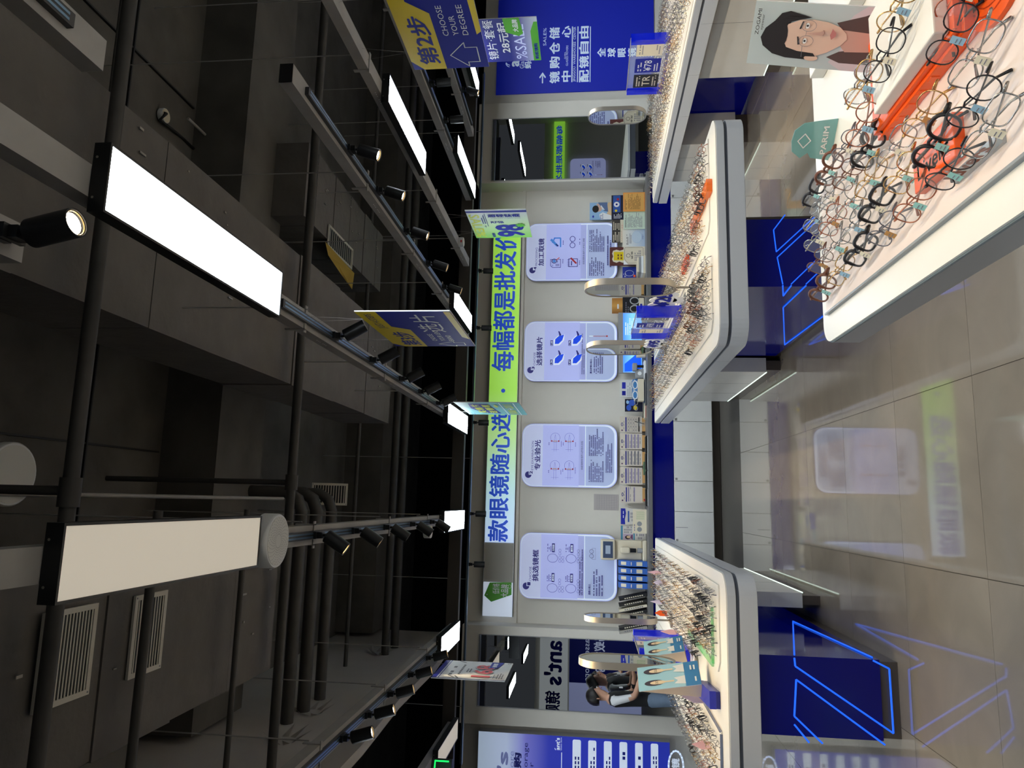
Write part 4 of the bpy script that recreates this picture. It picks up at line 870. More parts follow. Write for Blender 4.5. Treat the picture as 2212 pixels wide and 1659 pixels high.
for k in range(4):
    p0 = atZ(1396 - (k % 2) * 2, 960 + k * 38, WZ + .02); p1 = atZ(1399, 925 + k * 38, WZ + .02)
    e = empty('glasses_case', (p0.x, 8.86 + (k % 2) * .02, WZ), 0.05, 'long slim black glasses case lying on the worktop edge, %s from the right' % ordn[k], 'case', 'black glasses cases on the worktop edge')
    q = MB(); q.tube([(-.11, 0, .014), (-.09, 0, .018), (.09, 0, .018), (.11, 0, .012)], [.008, .016, .016, .007], blackm, 10); q.build('shell', e, SM); boxo('rim', (-.1, -.012, .0, .1, .02, .004), whitep, e)
q = boxo('note_pad', (.36, 8.9, WZ, .52, 8.95, WZ + .05), mat('green_pad', (86, 110, 80), .5), None, .004); tag(q, 'small dark green pad standing before the violet-striped chart', 'pad')
q = MB(); q.prismy([(0, 0), (.05, 0), (.04, .05), (.015, .04)], 0, .03, redp); o = q.build('eraser'); o.location = (.03, 8.88, WZ); tag(o, 'small red wedge at the left end of the black cases', 'eraser')
b, f = card('grey transparent sheet with a fine grid taped to the wall', 1283, 1336, 1103, 1067, 9.345, mat('grid_sheet', (186, 180, 178), .4), name='wall_sheet', cat='paper', z=atY(1336, 1085, 9.345).z, t=.002)
for j in range(9): f.line([(.08, .08 + j * .1), (.92, .08 + j * .1)], .006, greyp); f.line([(.08 + j * .105, .08), (.08 + j * .105, .88)], .006, greyp)
f.done()
b, f = card('white brochure with a blue wave across its top', 1341, 1399, 1134, 1098, 9.22, mat('brochure_white', (216, 212, 204), .5)); f.poly([(0, .82), (.3, .84), (.7, .79), (1, .82), (1, 1), (0, 1)], bluep); f.text('RODENSTOCK', .1, .88, .5, .93, whitep) if 0 else f.greek(.4, .87, .9, .93, 1, whitep, 3, cw=.05); f.rect(.15, .66, .85, .72, mat('mid_blue_print', (50, 90, 170)), .004); f.greek(.2, .5, .8, .62, 3, greyp, 2, cw=.04); f.done()
b, f = card('brochure with blue edges and a photograph of a woman in the corner', 1341, 1399, 1169, 1135, 9.24, mat('brochure_white', (216, 212, 204))); f.rect(0, .92, 1, 1, mat('teal_bar', (70, 140, 170), .5)); f.rect(0, .44, 1, .5, mat('teal_bar', (70, 140, 170))); f.rect(.0, .52, .45, .9, mat('photo_lilac', (190, 170, 190), .5)); f.ell(.22, .72, .13, .11, hairm); f.ell(.24, .69, .08, .08, sand); f.poly([(.05, .52), (.42, .52), (.36, .6), (.2, .62)], mat('photo_plum', (110, 70, 110), .5)); f.greek(.5, .56, .95, .88, 6, greyp, 4, cw=.03); f.greek(.1, .08, .9, .4, 5, greyp, 8, cw=.04); f.done()
b, f = card('cream lens test board with two grey discs and ticks', 1367, 1399, 1153, 1100, 9.1, cream, name='test_board', cat='sign')
for u in (.17, .40): f.circ(u, .52, .10, greyplas, n=24)
for j in range(6):
    for i in range(4): f.line([(.58 + i * .09, .2 + j * .1), (.61 + i * .09, .18 + j * .1), (.64 + i * .09, .24 + j * .1)], .008, greenp)
f.greek(.1, .85, .45, .92, 1, navy, 3, cw=.03); f.done()
# lensmeter
lm = empty('lensmeter', (atY(1400, 1190, 9.12).x, 9.12, WZ), 0, 'cream automatic lensmeter with a dark blue screen on its head', 'machine')
boxo('base', (-.125, -.06, 0, .125, .17, .05), creamp, lm, .015); boxo('column', (-.12, .04, .05, .12, .15, .40), creamp, lm, .02)
boxo('nose', (-.04, -.03, .20, .04, .06, .32), creamp, lm, .02); q = MB(); q.cyl((0, 0, .13), (0, 0, .20), .025, blackm, 16); q.cyl((0, -.0, .05), (0, 0, .11), .03, greyplas, 16); q.build('lens_stage', lm, SM)
hd = boxo('head', (-.125, -.01, .38, .125, .12, .56), creamp, lm, .02); boxo('screen', (-.1, -.013, .41, .1, -.0095, .53), mat('screen_slate', (60, 74, 100), .2, emit=.15), hd); q = MB(); q.box(-.05, -.015, .44, .05, -.013, .50, mat('screen_pale', (150, 164, 184), .3, emit=.2)); q.build('readout', hd)
# file boxes
for k in range(4):
    yl = 1225.5 + k * 16; A_ = atY(1404, yl, 9.02); B2 = atY(1337, yl - 14.5, 9.02); x0, x1 = A_.x, B2.x
    e = empty('file_box', ((x0 + x1) / 2, 9.02, WZ), 0, 'blue upright file box with two white labels, %s from the right' % ordn[k], 'file box', 'blue file boxes beside the lensmeter'); w = (x1 - x0) / 2; fb = mat('file_blue', (62, 110, 196), .45); hh = B2.z - WZ
    q = MB(); q.box(-w, .01, 0, w, .26, hh * .62, fb); q.add([(-w, .01, hh * .62), (w, .01, hh * .62), (w, .26, hh * .62), (-w, .26, hh * .62), (-w, .1, hh), (w, .1, hh), (w, .26, hh), (-w, .26, hh)], [(0, 1, 5, 4), (1, 2, 6, 5), (2, 3, 7, 6), (3, 0, 4, 7), (4, 5, 6, 7)], fb); q.build('case', e)
    boxo('lower_label', (-w * .7, .006, .06, w * .7, .009, .13), cream, e); q = MB(); q.add([(-w * .6, .005, hh * .55), (w * .6, .005, hh * .55), (w * .6, .07, hh * .92), (-w * .6, .07, hh * .92)], [(0, 1, 2, 3)], cream); q.build('upper_label', e)
    a = Art(); a.d = .0; a.greek(-w * .4, .16, w * .4, .2, 1, fb, k, cw=.02); a.build(e)
# leaning books
for k, (x, m, t, lb) in enumerate(((-1.06, blackp, .035, 'thick black book leaning left of the file boxes'), (-1.13, mat('book_dark', (40, 38, 36), .5), .03, 'dark book with a pale line of print on its spine, leaning'), (-1.19, cream, .03, 'cream book leaning between two dark ones'), (-1.25, mat('book_ink', (30, 30, 34), .5), .03, 'fourth leaning book, dark with white spine print'), (-1.40, mat('book_ink', (30, 30, 34)), .025, 'short black book behind the small left mirror'), (-1.44, mat('book_grey', (170, 166, 158), .5), .035, 'grey book leaning at the left end of the worktop'))):
    b = boxo('book', (-t / 2, 0, 0, t / 2, .18, .34), m, None, .002); b.location = (x, 9.05, WZ + .004); b.rotation_euler = (0, -.22, 0); tag(b, lb, 'book', 'leaning books on the worktop')
    q = MB(); rr_ = random.Random(k)
    for j in range(9): q.box(-.006, -.0012, .05 + j * .026, .006, -.0004, .066 + j * .026, cream if k not in (2, 5) else greyp)
    q.build('lettering', b)
# ================================================================== THINGS ON THE ISLANDS
def table_mirror(label, X, Y, face, yaw=0, zb=.97, hgt=.63):
    e = empty('table_mirror', (X, Y, Z0), (L_ if face == 'L' else B_) + yaw, label, 'mirror', 'oval table mirrors on the islands'); w = .155; t = .045
    def outline(r): return [(r * math.cos(a), (hgt / 2 - w) + r * math.sin(a)) for a in [PI * k / 14 for k in range(15)]] + [(-r + 0 * k, 0) for k in ()] + [(-r * math.cos(a), -(hgt / 2 - w) - r * math.sin(a)) for a in [PI * k / 14 for k in range(15)]]
    zc = zb - Z0 + hgt / 2; o1 = outline(w); o2 = outline(w - .012); n = len(o1)
    q = MB(); V = [(x, -t / 2, z + zc) for x, z in o1] + [(x, t / 2, z + zc) for x, z in o1] + [(x, -t / 2, z + zc) for x, z in o2] + [(x, -t / 2 + .004, z + zc) for x, z in o2]; Fs = []
    for i in range(n):
        j = (i + 1) % n; Fs += [(i, n + i, n + j, j), (i, j, 2 * n + j, 2 * n + i), (2 * n + i, 2 * n + j, 3 * n + j, 3 * n + i)]
    Fs.append(tuple(range(2 * n - 1, n - 1, -1))); q.add(V, Fs, steel); q.build('frame', e, smooth=SM)
    q = MB(); q.add([(x, -t / 2 + .004, z + zc) for x, z in o2], [tuple(range(n))], mirrorm); q.build('glass', e)
    q = MB(); q.cyl((0, 0, .0), (0, 0, zb - Z0 + .005), .008, steel, 10); q.build('stem', e, SM); q = MB(); q.cyl((0, 0, 0), (0, 0, .012), .06, steel, 24); q.build('foot', e, SM)
    return e
table_mirror('tall oval steel table mirror, nearer of the two on the middle right island', 1.49, 4.88, 'L', 0.0)
table_mirror('oval steel table mirror at the far end of the middle right island', 1.47, 6.75, 'L', 0.12)
table_mirror('oval steel table mirror at the far end of the left island', -0.97, 6.5, 'R', 0)
table_mirror('oval steel table mirror on the left island behind the blue portrait cards', -1.02, 5.0, 'R', 0, zb=.99)
table_mirror('oval steel table mirror on the far right island', 4.2, 7.35, 'L', .0)
def acrylic_stand(label, X, ya, yb, h, face, cards):
    e = empty('price_stand', (X, (ya + yb) / 2, Z0 + .02), L_ if face == 'L' else B_, label, 'sign stand', 'blue-edged clear price stands'); w = (yb - ya) / 2
    boxo('panel', (-w + .06, -.004, .0, w - .06, .004, h), clear, e)
    for s in (-1, 1): boxo('blue_side', (s * w, -.045, 0, s * (w - .04), .045, h), bluecl, e, .002)
    boxo('base', (-w, -.05, -.015, w, .05, 0), mat('blue_clear_acrylic', ()) if 0 else bluecl, e); q = MB(); q.cyl((-w, 0, h), (w, 0, h), .004, steel, 8); q.build('rod', e)
    a = Art(); a.d = .006
    for (u, v, cw, ch, m, txt, tm) in cards:
        x = -w + .06 + u * (2 * w - .12); a.rect(x, v * h, x + cw, v * h + ch, m)
        if txt: a.text(txt, x + cw * .12, v * h + ch * .35, cw * .76, ch * .3, tm, .02)
        a.greek(x + cw * .12, v * h + ch * .08, x + cw * .88, v * h + ch * .28, 2, tm, int(u * 50), cw=cw * .08)
        a.greek(x + cw * .12, v * h + ch * .72, x + cw * .88, v * h + ch * .92, 2, tm, int(u * 90), cw=cw * .08)
    a.build(e); return e
acrylic_stand('blue-edged clear price stand between the two mirrors of the middle right island', 1.49, 5.5, 6.28, .33, 'L', [(.02, .2, .14, .2, cream, '', greyp), (.32, .25, .16, .22, navy, '¥98', whitep), (.70, .18, .15, .22, greyp, '', whitep)])
acrylic_stand('blue-edged clear price stand on the left island', -1.04, 5.35, 6.15, .33, 'R', [(.05, .2, .15, .2, cream, '', greyp), (.4, .25, .16, .24, paperm, '', navy), (.72, .3, .12, .2, violet, '', whitep)])
e = acrylic_stand('blue-edged clear price stand with ¥78 and TR cards, far right island', 4.15, 5.95, 6.80, .34, 'L', [(.01, .12, .22, .24, blackp, 'TR', cream), (.36, .12, .22, .24, navy, '¥78', whitep), (.72, .12, .24, .24, cream, '', greyp)])
def number_sign(label, X, Y, txt, s, face):
    e = empty('number_sign', (X, Y, Z0 + .0), L_ if face == 'L' else B_, label, 'price sign', 'white cut-out price numbers')
    n = len(txt); q = MB()
    for k in range(n):
        q.prismy([(( k - n / 2 + .5) * s * .8 + s * .5 * math.cos(t * PI / 8), s * .95 + s * .62 * math.sin(t * PI / 8)) for t in range(16)], .002, .006, whitep)
    q.box(-s * .5, .002, 0, s * .5, .006, s * .5, whitep); q.build('backing', e)
    a = Art(); a.d = -.001; a.text(txt, -n * s * .36, s * .6, n * s * .72, s * .75, navy, .06); a.build(e)
number_sign('white cut-out price number ¥95 beyond the blue-edged stand', 1.45, 6.5, '¥95', .14, 'L')
number_sign('white cut-out price number 28 before the blue-edged stand', 1.53, 5.35, '¥28', .17, 'L')
# portrait cards on the left island
lbk = gradmat('portrait_card', [(0, (56, 120, 176)), (.22, (60, 130, 186)), (.24, (170, 214, 232)), (1, (150, 206, 230))], 2, 0, .38)
def portraits(label, X, Y, w, h, lean, yaw):
    b = board('portrait_card', label, 'sign', (X, Y, Z0 + .01), B_ + yaw, w, h, .004, lbk, 'blue portrait cards on the left island', rx=lean, edge=whitep); b.location.z = Z0 + .06
    f = FR(b)
    for u in (.27, .75):
        f.ell(u, .74, .12, .16, mat('dark_hair_print', (60, 56, 72), .5)); f.ell(u, .68, .075, .13, mat('pale_face_print', (234, 216, 186), .5)); f.rect(u - .03, .42, u + .03, .58, mat('pale_face_print', ()) if 0 else MATS['pale_face_print']); f.poly([(u - .17, .24), (u + .17, .24), (u + .12, .42), (u, .36), (u - .12, .42)], whitep)
        for s in (-1, 1): f.ring(u + s * .035, .70, .028, .022, .008, blackp, 10)
        f.greek(u - .12, .05, u + .12, .16, 2, whitep, int(u * 10), cw=.05)
    f.done()
    q = MB(); q.add([(-w / 2, .004, h * .95), (w / 2, .004, h * .95), (w / 2, .10, .0), (-w / 2, .10, 0), (-w / 2, .005, 0), (w / 2, .005, 0)], [(0, 1, 2, 3), (3, 2, 1, 0), (0, 3, 4), (1, 5, 2)], mat('card_back_beige', (222, 200, 176), .5)); q.build('easel_back', b)
    return b
portraits('pair of light blue portrait cards with glasses wearers, larger one in front', -0.955, 4.50, .185, .36, -.22, -.55)
portraits('smaller pair of light blue portrait cards behind the front pair', -0.93, 5.25, .16, .27, -.25, -.5)
bx = empty('blue_box', (-1.05, 4.38, Z0 + .002), .1, 'long royal blue gift box lying on the left island', 'box'); boxo('lid', (-.04, -.22, .02, .05, .22, .055), mat('box_royal', (36, 44, 160), .35), bx, .002); boxo('tray', (-.038, -.218, 0, .048, .218, .02), mat('box_royal_dark', (24, 30, 120), .35), bx)
def flag(label, X, Y, m, rz, s=1, kind=0, g='small price flags on the islands'):
    q = MB(); pts = [(0, 0), (.05 * s, 0), (.055 * s, .05 * s), (.03 * s, .12 * s), (.0, .06 * s)] if kind == 0 else [(0, 0), (.07 * s, 0), (.07 * s, .06 * s), (.035 * s, .1 * s), (0, .06 * s)]
    q.prismy(pts, 0, .003, m); q.box(.01, -.01, 0, .03, .015, .004, whitep); o = q.build('price_flag'); o.location = (X, Y, Z0 + .008); o.rotation_euler = (0, 0, rz); return tag(o, label, 'flag', g)
lilac = mat('lilac_card', (222, 206, 224), .5); pinkc = mat('pink_card', (240, 190, 196), .5)
flag('pale lilac hand-shaped price flag beside the blue gift box', -1.15, 4.6, lilac, B_ - .8, 1.2); flag('pink pointed price flag among the glasses of the left island', -1.36, 4.45, pinkc, B_ - .8, .9)
for k, (x, y, m) in enumerate(((-1.0, 6.0, pinkc), (-.97, 6.75, orange), (-.90, 7.0, lilac), (-.72, 6.9, lilac), (-.66, 7.3, pinkc), (-1.0, 5.6, tl))): flag('small price flag on the left island, %s' % ('by the clear stand', 'orange one by the far mirror', 'lilac one by the far mirror', 'pale one in the front rows', 'pink one in the front rows', 'teal one beside the portrait cards')[k], x, y, m, B_ - .5, 1.1, k % 2)
greencl = mat('green_clear_acrylic', (60, 210, 110), .1, alpha=.45, emit=.05)
o = boxo('green_riser', (-.88, 4.3, Z0 + .001, -.84, 5.3, Z0 + .02), greencl); tag(o, 'narrow green transparent bar running through the rows of the left island', 'riser')
o = boxo('green_riser', (-.86, 4.28, Z0 + .001, -.56, 4.31, Z0 + .02), greencl); tag(o, 'short green transparent bar across the near rows of the left island', 'riser')
# orange risers on the middle right island
for k, (x0, y0, x1, y1, lb) in enumerate(((1.62, 4.06, 1.66, 4.75, 'orange clear acrylic block near the right corner of the middle island'), (1.50, 5.0, 1.53, 5.25, 'small orange block in front of the nearer table mirror'))):
    o = boxo('orange_block', (x0 + .2, y0, Z0 + .001, x1 + .24, y1, Z0 + .035), orangec if k == 0 else orange, None, .002); tag(o, lb, 'acrylic block')
# ================================================================== NEAR ISLAND DISPLAY
o = boxo('white_block', (.872, 1.275, Z0 + .048, 1.11, 1.56, Z0 + .076), warmw, None, .003); tag(o, 'white acrylic block lying on the orange tray of the near island', 'display block')
ot = empty('orange_tray', (.86, .95, Z0 + .001), 0, 'orange stepped tray under the white block on the near island', 'display tray')
q = MB(); q.box(-.004, .30, .0, .26, .70, .034, orange); q.box(.004, .31, .034, .25, .69, .0465, orange)
for k in range(7): q.box(-.006, .34 + k * .05, .012, -.003, .36 + k * .05, .03, orange)
q.build('tray', ot, bevel=.002)
q = MB(); cx, cy = .075, .235; q.prism([(cx + .105 * math.cos(t * PI / 12), cy + .105 * math.sin(t * PI / 12)) for t in range(24)], 0, .016, orange); odk = mat('orange_dark', (196, 66, 16), .4)
for r in (.055, .068, .082): q.tube([(cx + r * math.cos(t * PI / 12), cy + r * math.sin(t * PI / 12), .0165) for t in range(24)], .0013, odk, 4, closed=True)
q.build('round_plate', ot); a0 = None
def flat_text(parent, txt, x, y, w, h, rz, m, z=.0135, bold=.03, name='lettering'):
    vs, fs, x0, y0, tw, th = textmesh(txt, 0); q = MB(); c, s = math.cos(rz), math.sin(rz)
    b_ = .02
    for k in range(5 if bold else 1):
        ax, ay = (b_ * math.cos(k * 1.257), b_ * math.sin(k * 1.257)) if bold else (0, 0)
        V = [((a - x0 + ax) / tw * w, (b - y0 + ay) / th * h) for a, b in vs]; q.add([(x + u * c - v * s, y + u * s + v * c, z) for u, v in V], fs, m)
    return q.build(name, parent)
flat_text(ot, 'Livers', .03, .30, .09, .018, -PI / 2, odk, z=.0175)
ob_ = boxo('orange_sign', (.655, 1.33, Z0 + .002, .745, 1.50, Z0 + .028), orange, None, .002); tag(ob_, 'small orange block with white lettering among the near rows', 'sign')
flat_text(ob_, 'Livers', .675, 1.48, .13, .035, -PI / 2, whitep, z=Z0 + .0285)
ls_ = empty('letter_sign', (.62, 1.29, Z0 + .012), L_, 'standing metallic letters reading Livers at the front edge', 'sign'); a = Art(); a.text('Livers', -.06, .004, .125, .028, mat('copper_letter', (140, 76, 58), .5), .05)
a.let.build('lettering', ls_); boxo('foot', (-.075, -.004, -.006, .085, .02, .003), clearedge, ls_)
tt = empty('shelf_tag', (1.06, 2.03, Z0 + .001), -.75, 'pale teal round-topped acrylic tag with white lettering at the far edge', 'tag'); tm = mat('teal_acrylic', (120, 178, 180), .1, alpha=.8)
q = MB(); q.prismy([(-.06, 0), (.06, 0), (.055, .05), (.05, .09), (.03, .115), (0, .12), (-.03, .115), (-.05, .09), (-.035, .07), (-.05, .06)], 0, .004, tm); q.build('plate', tt); a = Art(); a.ring(0, .085, .02, .018, .003, whitep, 4); a.text('PARIM', -.04, .02, .08, .016, whitep, .03); a.build(tt)
pw = board('portrait_poster', 'standing poster of a dark-haired young man in thin glasses on the near island', 'poster', (1.090, 1.622, Z0 + .002), -1.0, .15, .32, .006, mat('poster_mist', (184, 198, 202), .5), edge=whitep, rx=-.28)
f = FR(pw); sk_ = mat('poster_skin', (222, 190, 172), .5); sks = mat('poster_skin_tone', (196, 158, 146), .5); coat = mat('poster_coat', (86, 68, 66), .5); hr = mat('poster_hair', (34, 28, 30), .5)
f.poly([(0, 0), (1, 0), (1, .22), (.86, .30), (.62, .36), (.5, .30), (.3, .34), (.12, .40), (0, .30)], mat('poster_cloth', (206, 196, 204), .5))
f.poly([(.12, .0), (.34, 0), (.36, .2), (.30, .34), (.20, .42), (.12, .32)], coat); f.poly([(.62, 0), (1, 0), (.98, .10), (.86, .22), (.74, .40), (.60, .34)], coat)
f.poly([(.30, .30), (.32, .14), (.46, .02), (.60, .1), (.64, .36), (.56, .42)], sks); f.poly([(.34, 0), (.62, 0), (.6, .1), (.46, .05), (.36, .12)], mat('poster_shirt', (206, 208, 208), .5))
f.poly([(.14, .56), (.15, .72), (.20, .82), (.32, .90), (.45, .925), (.60, .90), (.72, .84), (.84, .80), (.88, .74), (.84, .66), (.80, .58), (.77, .64), (.72, .72), (.4, .76), (.24, .66), (.20, .52)], hr)
f.ell(.17, .53, .045, .05, sk_); f.poly([(.21, .50), (.21, .62), (.30, .72), (.5, .77), (.68, .74), (.755, .66), (.77, .56), (.745, .46), (.68, .37), (.58, .315), (.50, .305), (.40, .34), (.28, .42)], sk_)
f.poly([(.20, .50), (.19, .62), (.25, .72), (.33, .74), (.27, .64), (.25, .52)], hr); f.ell(.5, .80, .25, .07, hr); f.poly([(.66, .80), (.8, .74), (.80, .62), (.74, .70)], hr)
f.poly([(.37, .645), (.50, .66), (.50, .65), (.38, .632)], hr); f.poly([(.62, .655), (.74, .64), (.74, .63), (.62, .643)], hr)
for u in (.44, .68): f.ell(u, .60, .045, .014, whitep); f.circ(u + .0, .60, .017, hr); f.ring(u, .59, .085, .052, .006, greyp, 18); f.line([(u - .05, .614), (u + .05, .612)], .005, hr)
f.line([(.525, .60), (.6, .60)], .006, greyp); f.line([(.36, .61), (.19, .60)], .008, greyp)
f.poly([(.56, .60), (.60, .50), (.63, .48), (.60, .47), (.54, .475)], sks); f.line([(.55, .478), (.59, .47), (.63, .482)], .006, mat('poster_line', (130, 90, 84), .5)); f.poly([(.49, .415), (.56, .43), (.60, .425), (.66, .42), (.60, .39), (.55, .388)], mat('poster_lip', (190, 120, 118), .5))
f.text('ZOGAMI', .50, .945, .90, .972, hr, 0); f.text('eyewear', .58, .915, .82, .932, hr, 0); f.done()
q = MB(); q.add([(-.03, .006, .26), (.03, .006, .26), (.03, .09, -.012), (-.03, .09, -.012)], [(0, 1, 2, 3), (3, 2, 1, 0)], greyplas); q.build('easel_back', pw)
o = boxo('white_step', (1.30, 1.75, Z0 + .001, 1.42, 2.1, Z0 + .04), warmw, None, .002); tag(o, 'thin white step behind the far rows of the near island', 'display block')
# ================================================================== SPECTACLES
SHP = {'round': (.0235, .0225, 2.0), 'square': (.0265, .0205, 3.2), 'panto': (.0245, .0225, 2.4), 'rectangular': (.027, .0180, 3.4)}
frm = {'black': mat('frame_black', (24, 22, 26), .3), 'silver': mat('frame_silver', (168, 166, 164), .25, metal=1), 'gold': mat('frame_gold', (206, 166, 110), .25, metal=1),
       'brown': mat('frame_brown', (104, 62, 44), .3), 'grey': mat('frame_grey', (98, 98, 108), .3), 'copper': mat('frame_copper', (168, 104, 80), .3, metal=.8)}
tagm = {'teal': mat('tag_teal', (150, 206, 200), .4), 'blue': mat('tag_blue', (150, 190, 214), .4), 'cream': mat('tag_cream', (240, 232, 206), .4), 'brown': mat('tag_brown', (184, 134, 70), .4)}
def rimpts(sx, cz, sh, n=22, tilt=.0):
    a, b, e = SHP[sh]; out = []
    for k in range(n):
        t = 2 * PI * k / n; c, s = math.cos(t), math.sin(t)
        out.append((sx + a * math.copysign(abs(c) ** (2 / e), c), -.004 * (1 - ((sx + a * c) / .062) ** 2), cz + b * math.copysign(abs(s) ** (2 / e), s) * (1 if s > 0 else 1.06)))
    return out
CZ = .030
_G = {}
def glasses_mesh(color, sh, thick, detail):
    k = (color, sh, thick, detail)
    if k in _G: return _G[k]
    m = frm[color]; n = 22 if detail else 12; s5 = 6 if detail else 4; r = .0026 if thick else .0013; out = {}
    q = MB()
    for s in (-1, 1):
        pts = rimpts(s * .034, CZ, sh, n); q.tube(pts, [r * (1.5 if (thick and p[2] > CZ) else 1) for p in pts], m, s5, closed=True)
        q.tube([(s * .060, .0, CZ + .010), (s * .068, .002, CZ + .011), (s * .071, .008, CZ + .011)], r * 1.6, m, s5)
        q.tube([(s * .010, .0, CZ + .002), (s * .008, .006, CZ - .004)], .0008, frm['silver'], 4)
    q.tube([(-.0115, -.003, CZ + .008), (0, -.005, CZ + .011), (.0115, -.003, CZ + .008)], r * 1.2, m, s5); out['frame'] = q
    for s in (-1, 1):
        q = MB(); pts = rimpts(s * .034, CZ, sh, n); c = (s * .034, -.0045, CZ); q.add([c] + pts, [(0, 1 + (i + 1) % n, 1 + i) for i in range(n)], lensy if (detail and color == 'grey' and sh == 'square') else lensm); out['lens%d' % s] = q
        q = MB(); oy = .012 if s > 0 else .020; p = [(s * .071, .008, CZ + .011), (s * .068, oy + .002, CZ + .010), (s * .01, oy + .004, CZ - .002), (-s * .030, oy + .006, CZ - .009), (-s * .052, oy + .008, CZ - .022)]
        q.tube(p, [r * 1.3, r * 1.3, r * 1.1, .0022, .0030], m, s5); out['temple%d' % s] = q
    res = {}
    for kk, q in out.items():
        me = bpy.data.meshes.new(kk); me.from_pydata(q.v, [], q.f)
        for mm in q.ml: me.materials.append(mm)
        me.polygons.foreach_set('material_index', q.m); me.polygons.foreach_set('use_smooth', [True] * len(me.polygons)); me.update(); res[kk] = me
    _G[k] = res; return res
_tagmesh = {}
def tagmesh(c):
    if c not in _tagmesh:
        q = MB(); q.box(-.008, -.009, CZ - .024, .006, -.008, CZ - .002, tagm[c]); q.box(-.001, -.008, CZ - .003, .0, -.004, CZ + .006, clear)
        q.box(-.006, -.0094, CZ - .018, .004, -.009, CZ - .0165, greyp); q.box(-.006, -.0094, CZ - .012, .002, -.009, CZ - .0105, greyp)
        me = bpy.data.meshes.new('tag'); me.from_pydata(q.v, [], q.f)
        for mm in q.ml: me.materials.append(mm)
        me.polygons.foreach_set('material_index', q.m); me.update(); _tagmesh[c] = me
    return _tagmesh[c]
def put(me, name, parent): o = bpy.data.objects.new(name, me); COL.objects.link(o); o.parent = parent; return o
NG = [0]
def spectacles(X, Y, z, rz, color, sh, thick, detail, label, group, tg=None, rx=0):
    g = glasses_mesh(color, sh, thick, detail)
    e = empty('eyeglasses', (X, Y, z), rz, label, 'glasses', group); e.rotation_euler = (rx, 0, rz); sc_ = 1.1 if detail else 1.08; e.scale = (sc_, sc_, sc_)
    put(g['frame'], 'frame', e)
    for s in (-1, 1): put(g['lens%d' % s], 'lens', e); put(g['temple%d' % s], 'temple', e)
    if tg: put(tagmesh(tg), 'price_tag', e)
    NG[0] += 1
RG = random.Random(21)
cols = ['black', 'silver', 'black', 'grey', 'gold', 'brown', 'silver', 'copper', 'black']; shps = ['round', 'square', 'panto', 'rectangular', 'panto']
nearset = []
def riser(label, x0, y0, x1, y1, h=.008, m=None, ch=.0):
    q = MB(); q.prism([(x0 + ch, y0), (x1, y0), (x1, y1), (x0, y1), (x0, y0 + ch)] if ch else [(x0, y0), (x1, y0), (x1, y1), (x0, y1)], Z0 + .0005, Z0 + h, m or clearedge); o = q.build('display_riser', None)
    return tag(o, label, 'display riser')
pinkb = mat('rose_white_board', (238, 222, 212), .35)
riser('thin rosy white board under the glasses rows of the near island', .572, 1.0, 1.02, 2.15, .008, pinkb)
q = boxo('edge_rail', (.568, 1.0, Z0 + .0005, .574, 2.155, Z0 + .012), clearedge); tag(q, 'clear grey acrylic rail along the aisle edge of the near island rows', 'rail')
# near island: six rows facing the aisle
for i, (x, y0, n, st) in enumerate(((.612, 2.05, 7, .146), (.690, 2.07, 7, .142), (.765, 2.08, 6, .138), (.838, 2.09, 4, .138), (.915, 2.09, 3, .138))):
    for j in range(n):
        c = cols[(i * 5 + j * 4 + (i * j) % 3) % 9]; s = shps[(i * 2 + j * 3) % 5]; th = c in ('black', 'brown') and (i + j) % 2 == 0
        if (i, j) in ((0, 0), (4, 1)): c, s, th = 'brown', 'panto', True
        y = y0 - j * st
        if abs(x - .685) < .02 and 1.34 < y < 1.50: x_ = x
        zz = Z0 + .0165
        spectacles(x + RG.uniform(-.006, .006), y + RG.uniform(-.006, .006), zz, L_ + .22 + RG.uniform(-.12, .12), c, s, th, True,
                   '%s %s %s glasses, %s from far end, %s row, near island' % (c, s, 'thick-rimmed' if th else 'wire', ordn[j], ordn[i]), 'glasses on the near island', ('teal', 'blue', 'cream', 'brown')[(i * 3 + j * 5) % 4] if (i + j) % 5 else 'teal', rx=-.48)
for j, (x, y, z, c, s) in enumerate(((.905, 1.51, .082, 'gold', 'panto'), (.90, 1.40, .082, 'black', 'panto'), (.955, 1.325, .082, 'gold', 'round'), (.90, 1.215, .024, 'copper', 'round'), (.845, 1.26, .022, 'black', 'panto'), (.765, 1.20, .016, 'silver', 'square'), (.86, 1.60, .054, 'copper', 'round'), (.96, 1.60, .054, 'silver', 'round'), (.85, 1.70, .01, 'brown', 'panto'))):
    spectacles(x, y, Z0 + z, L_ + .2 + RG.uniform(-.15, .15), c, s, False, True, '%s %s wire glasses %s' % (c, s, ('on the far end of the white block', 'in the middle of the white block', 'on the near end of the white block', 'over the round orange plate', 'on the orange tray near the frame edge', 'between the orange sign and the orange plate', 'on the far end of the orange tray', 'just below the man poster', 'just beyond the orange tray')[j]), 'glasses on the near island', 'cream' if j % 2 else 'blue', rx=-.45)
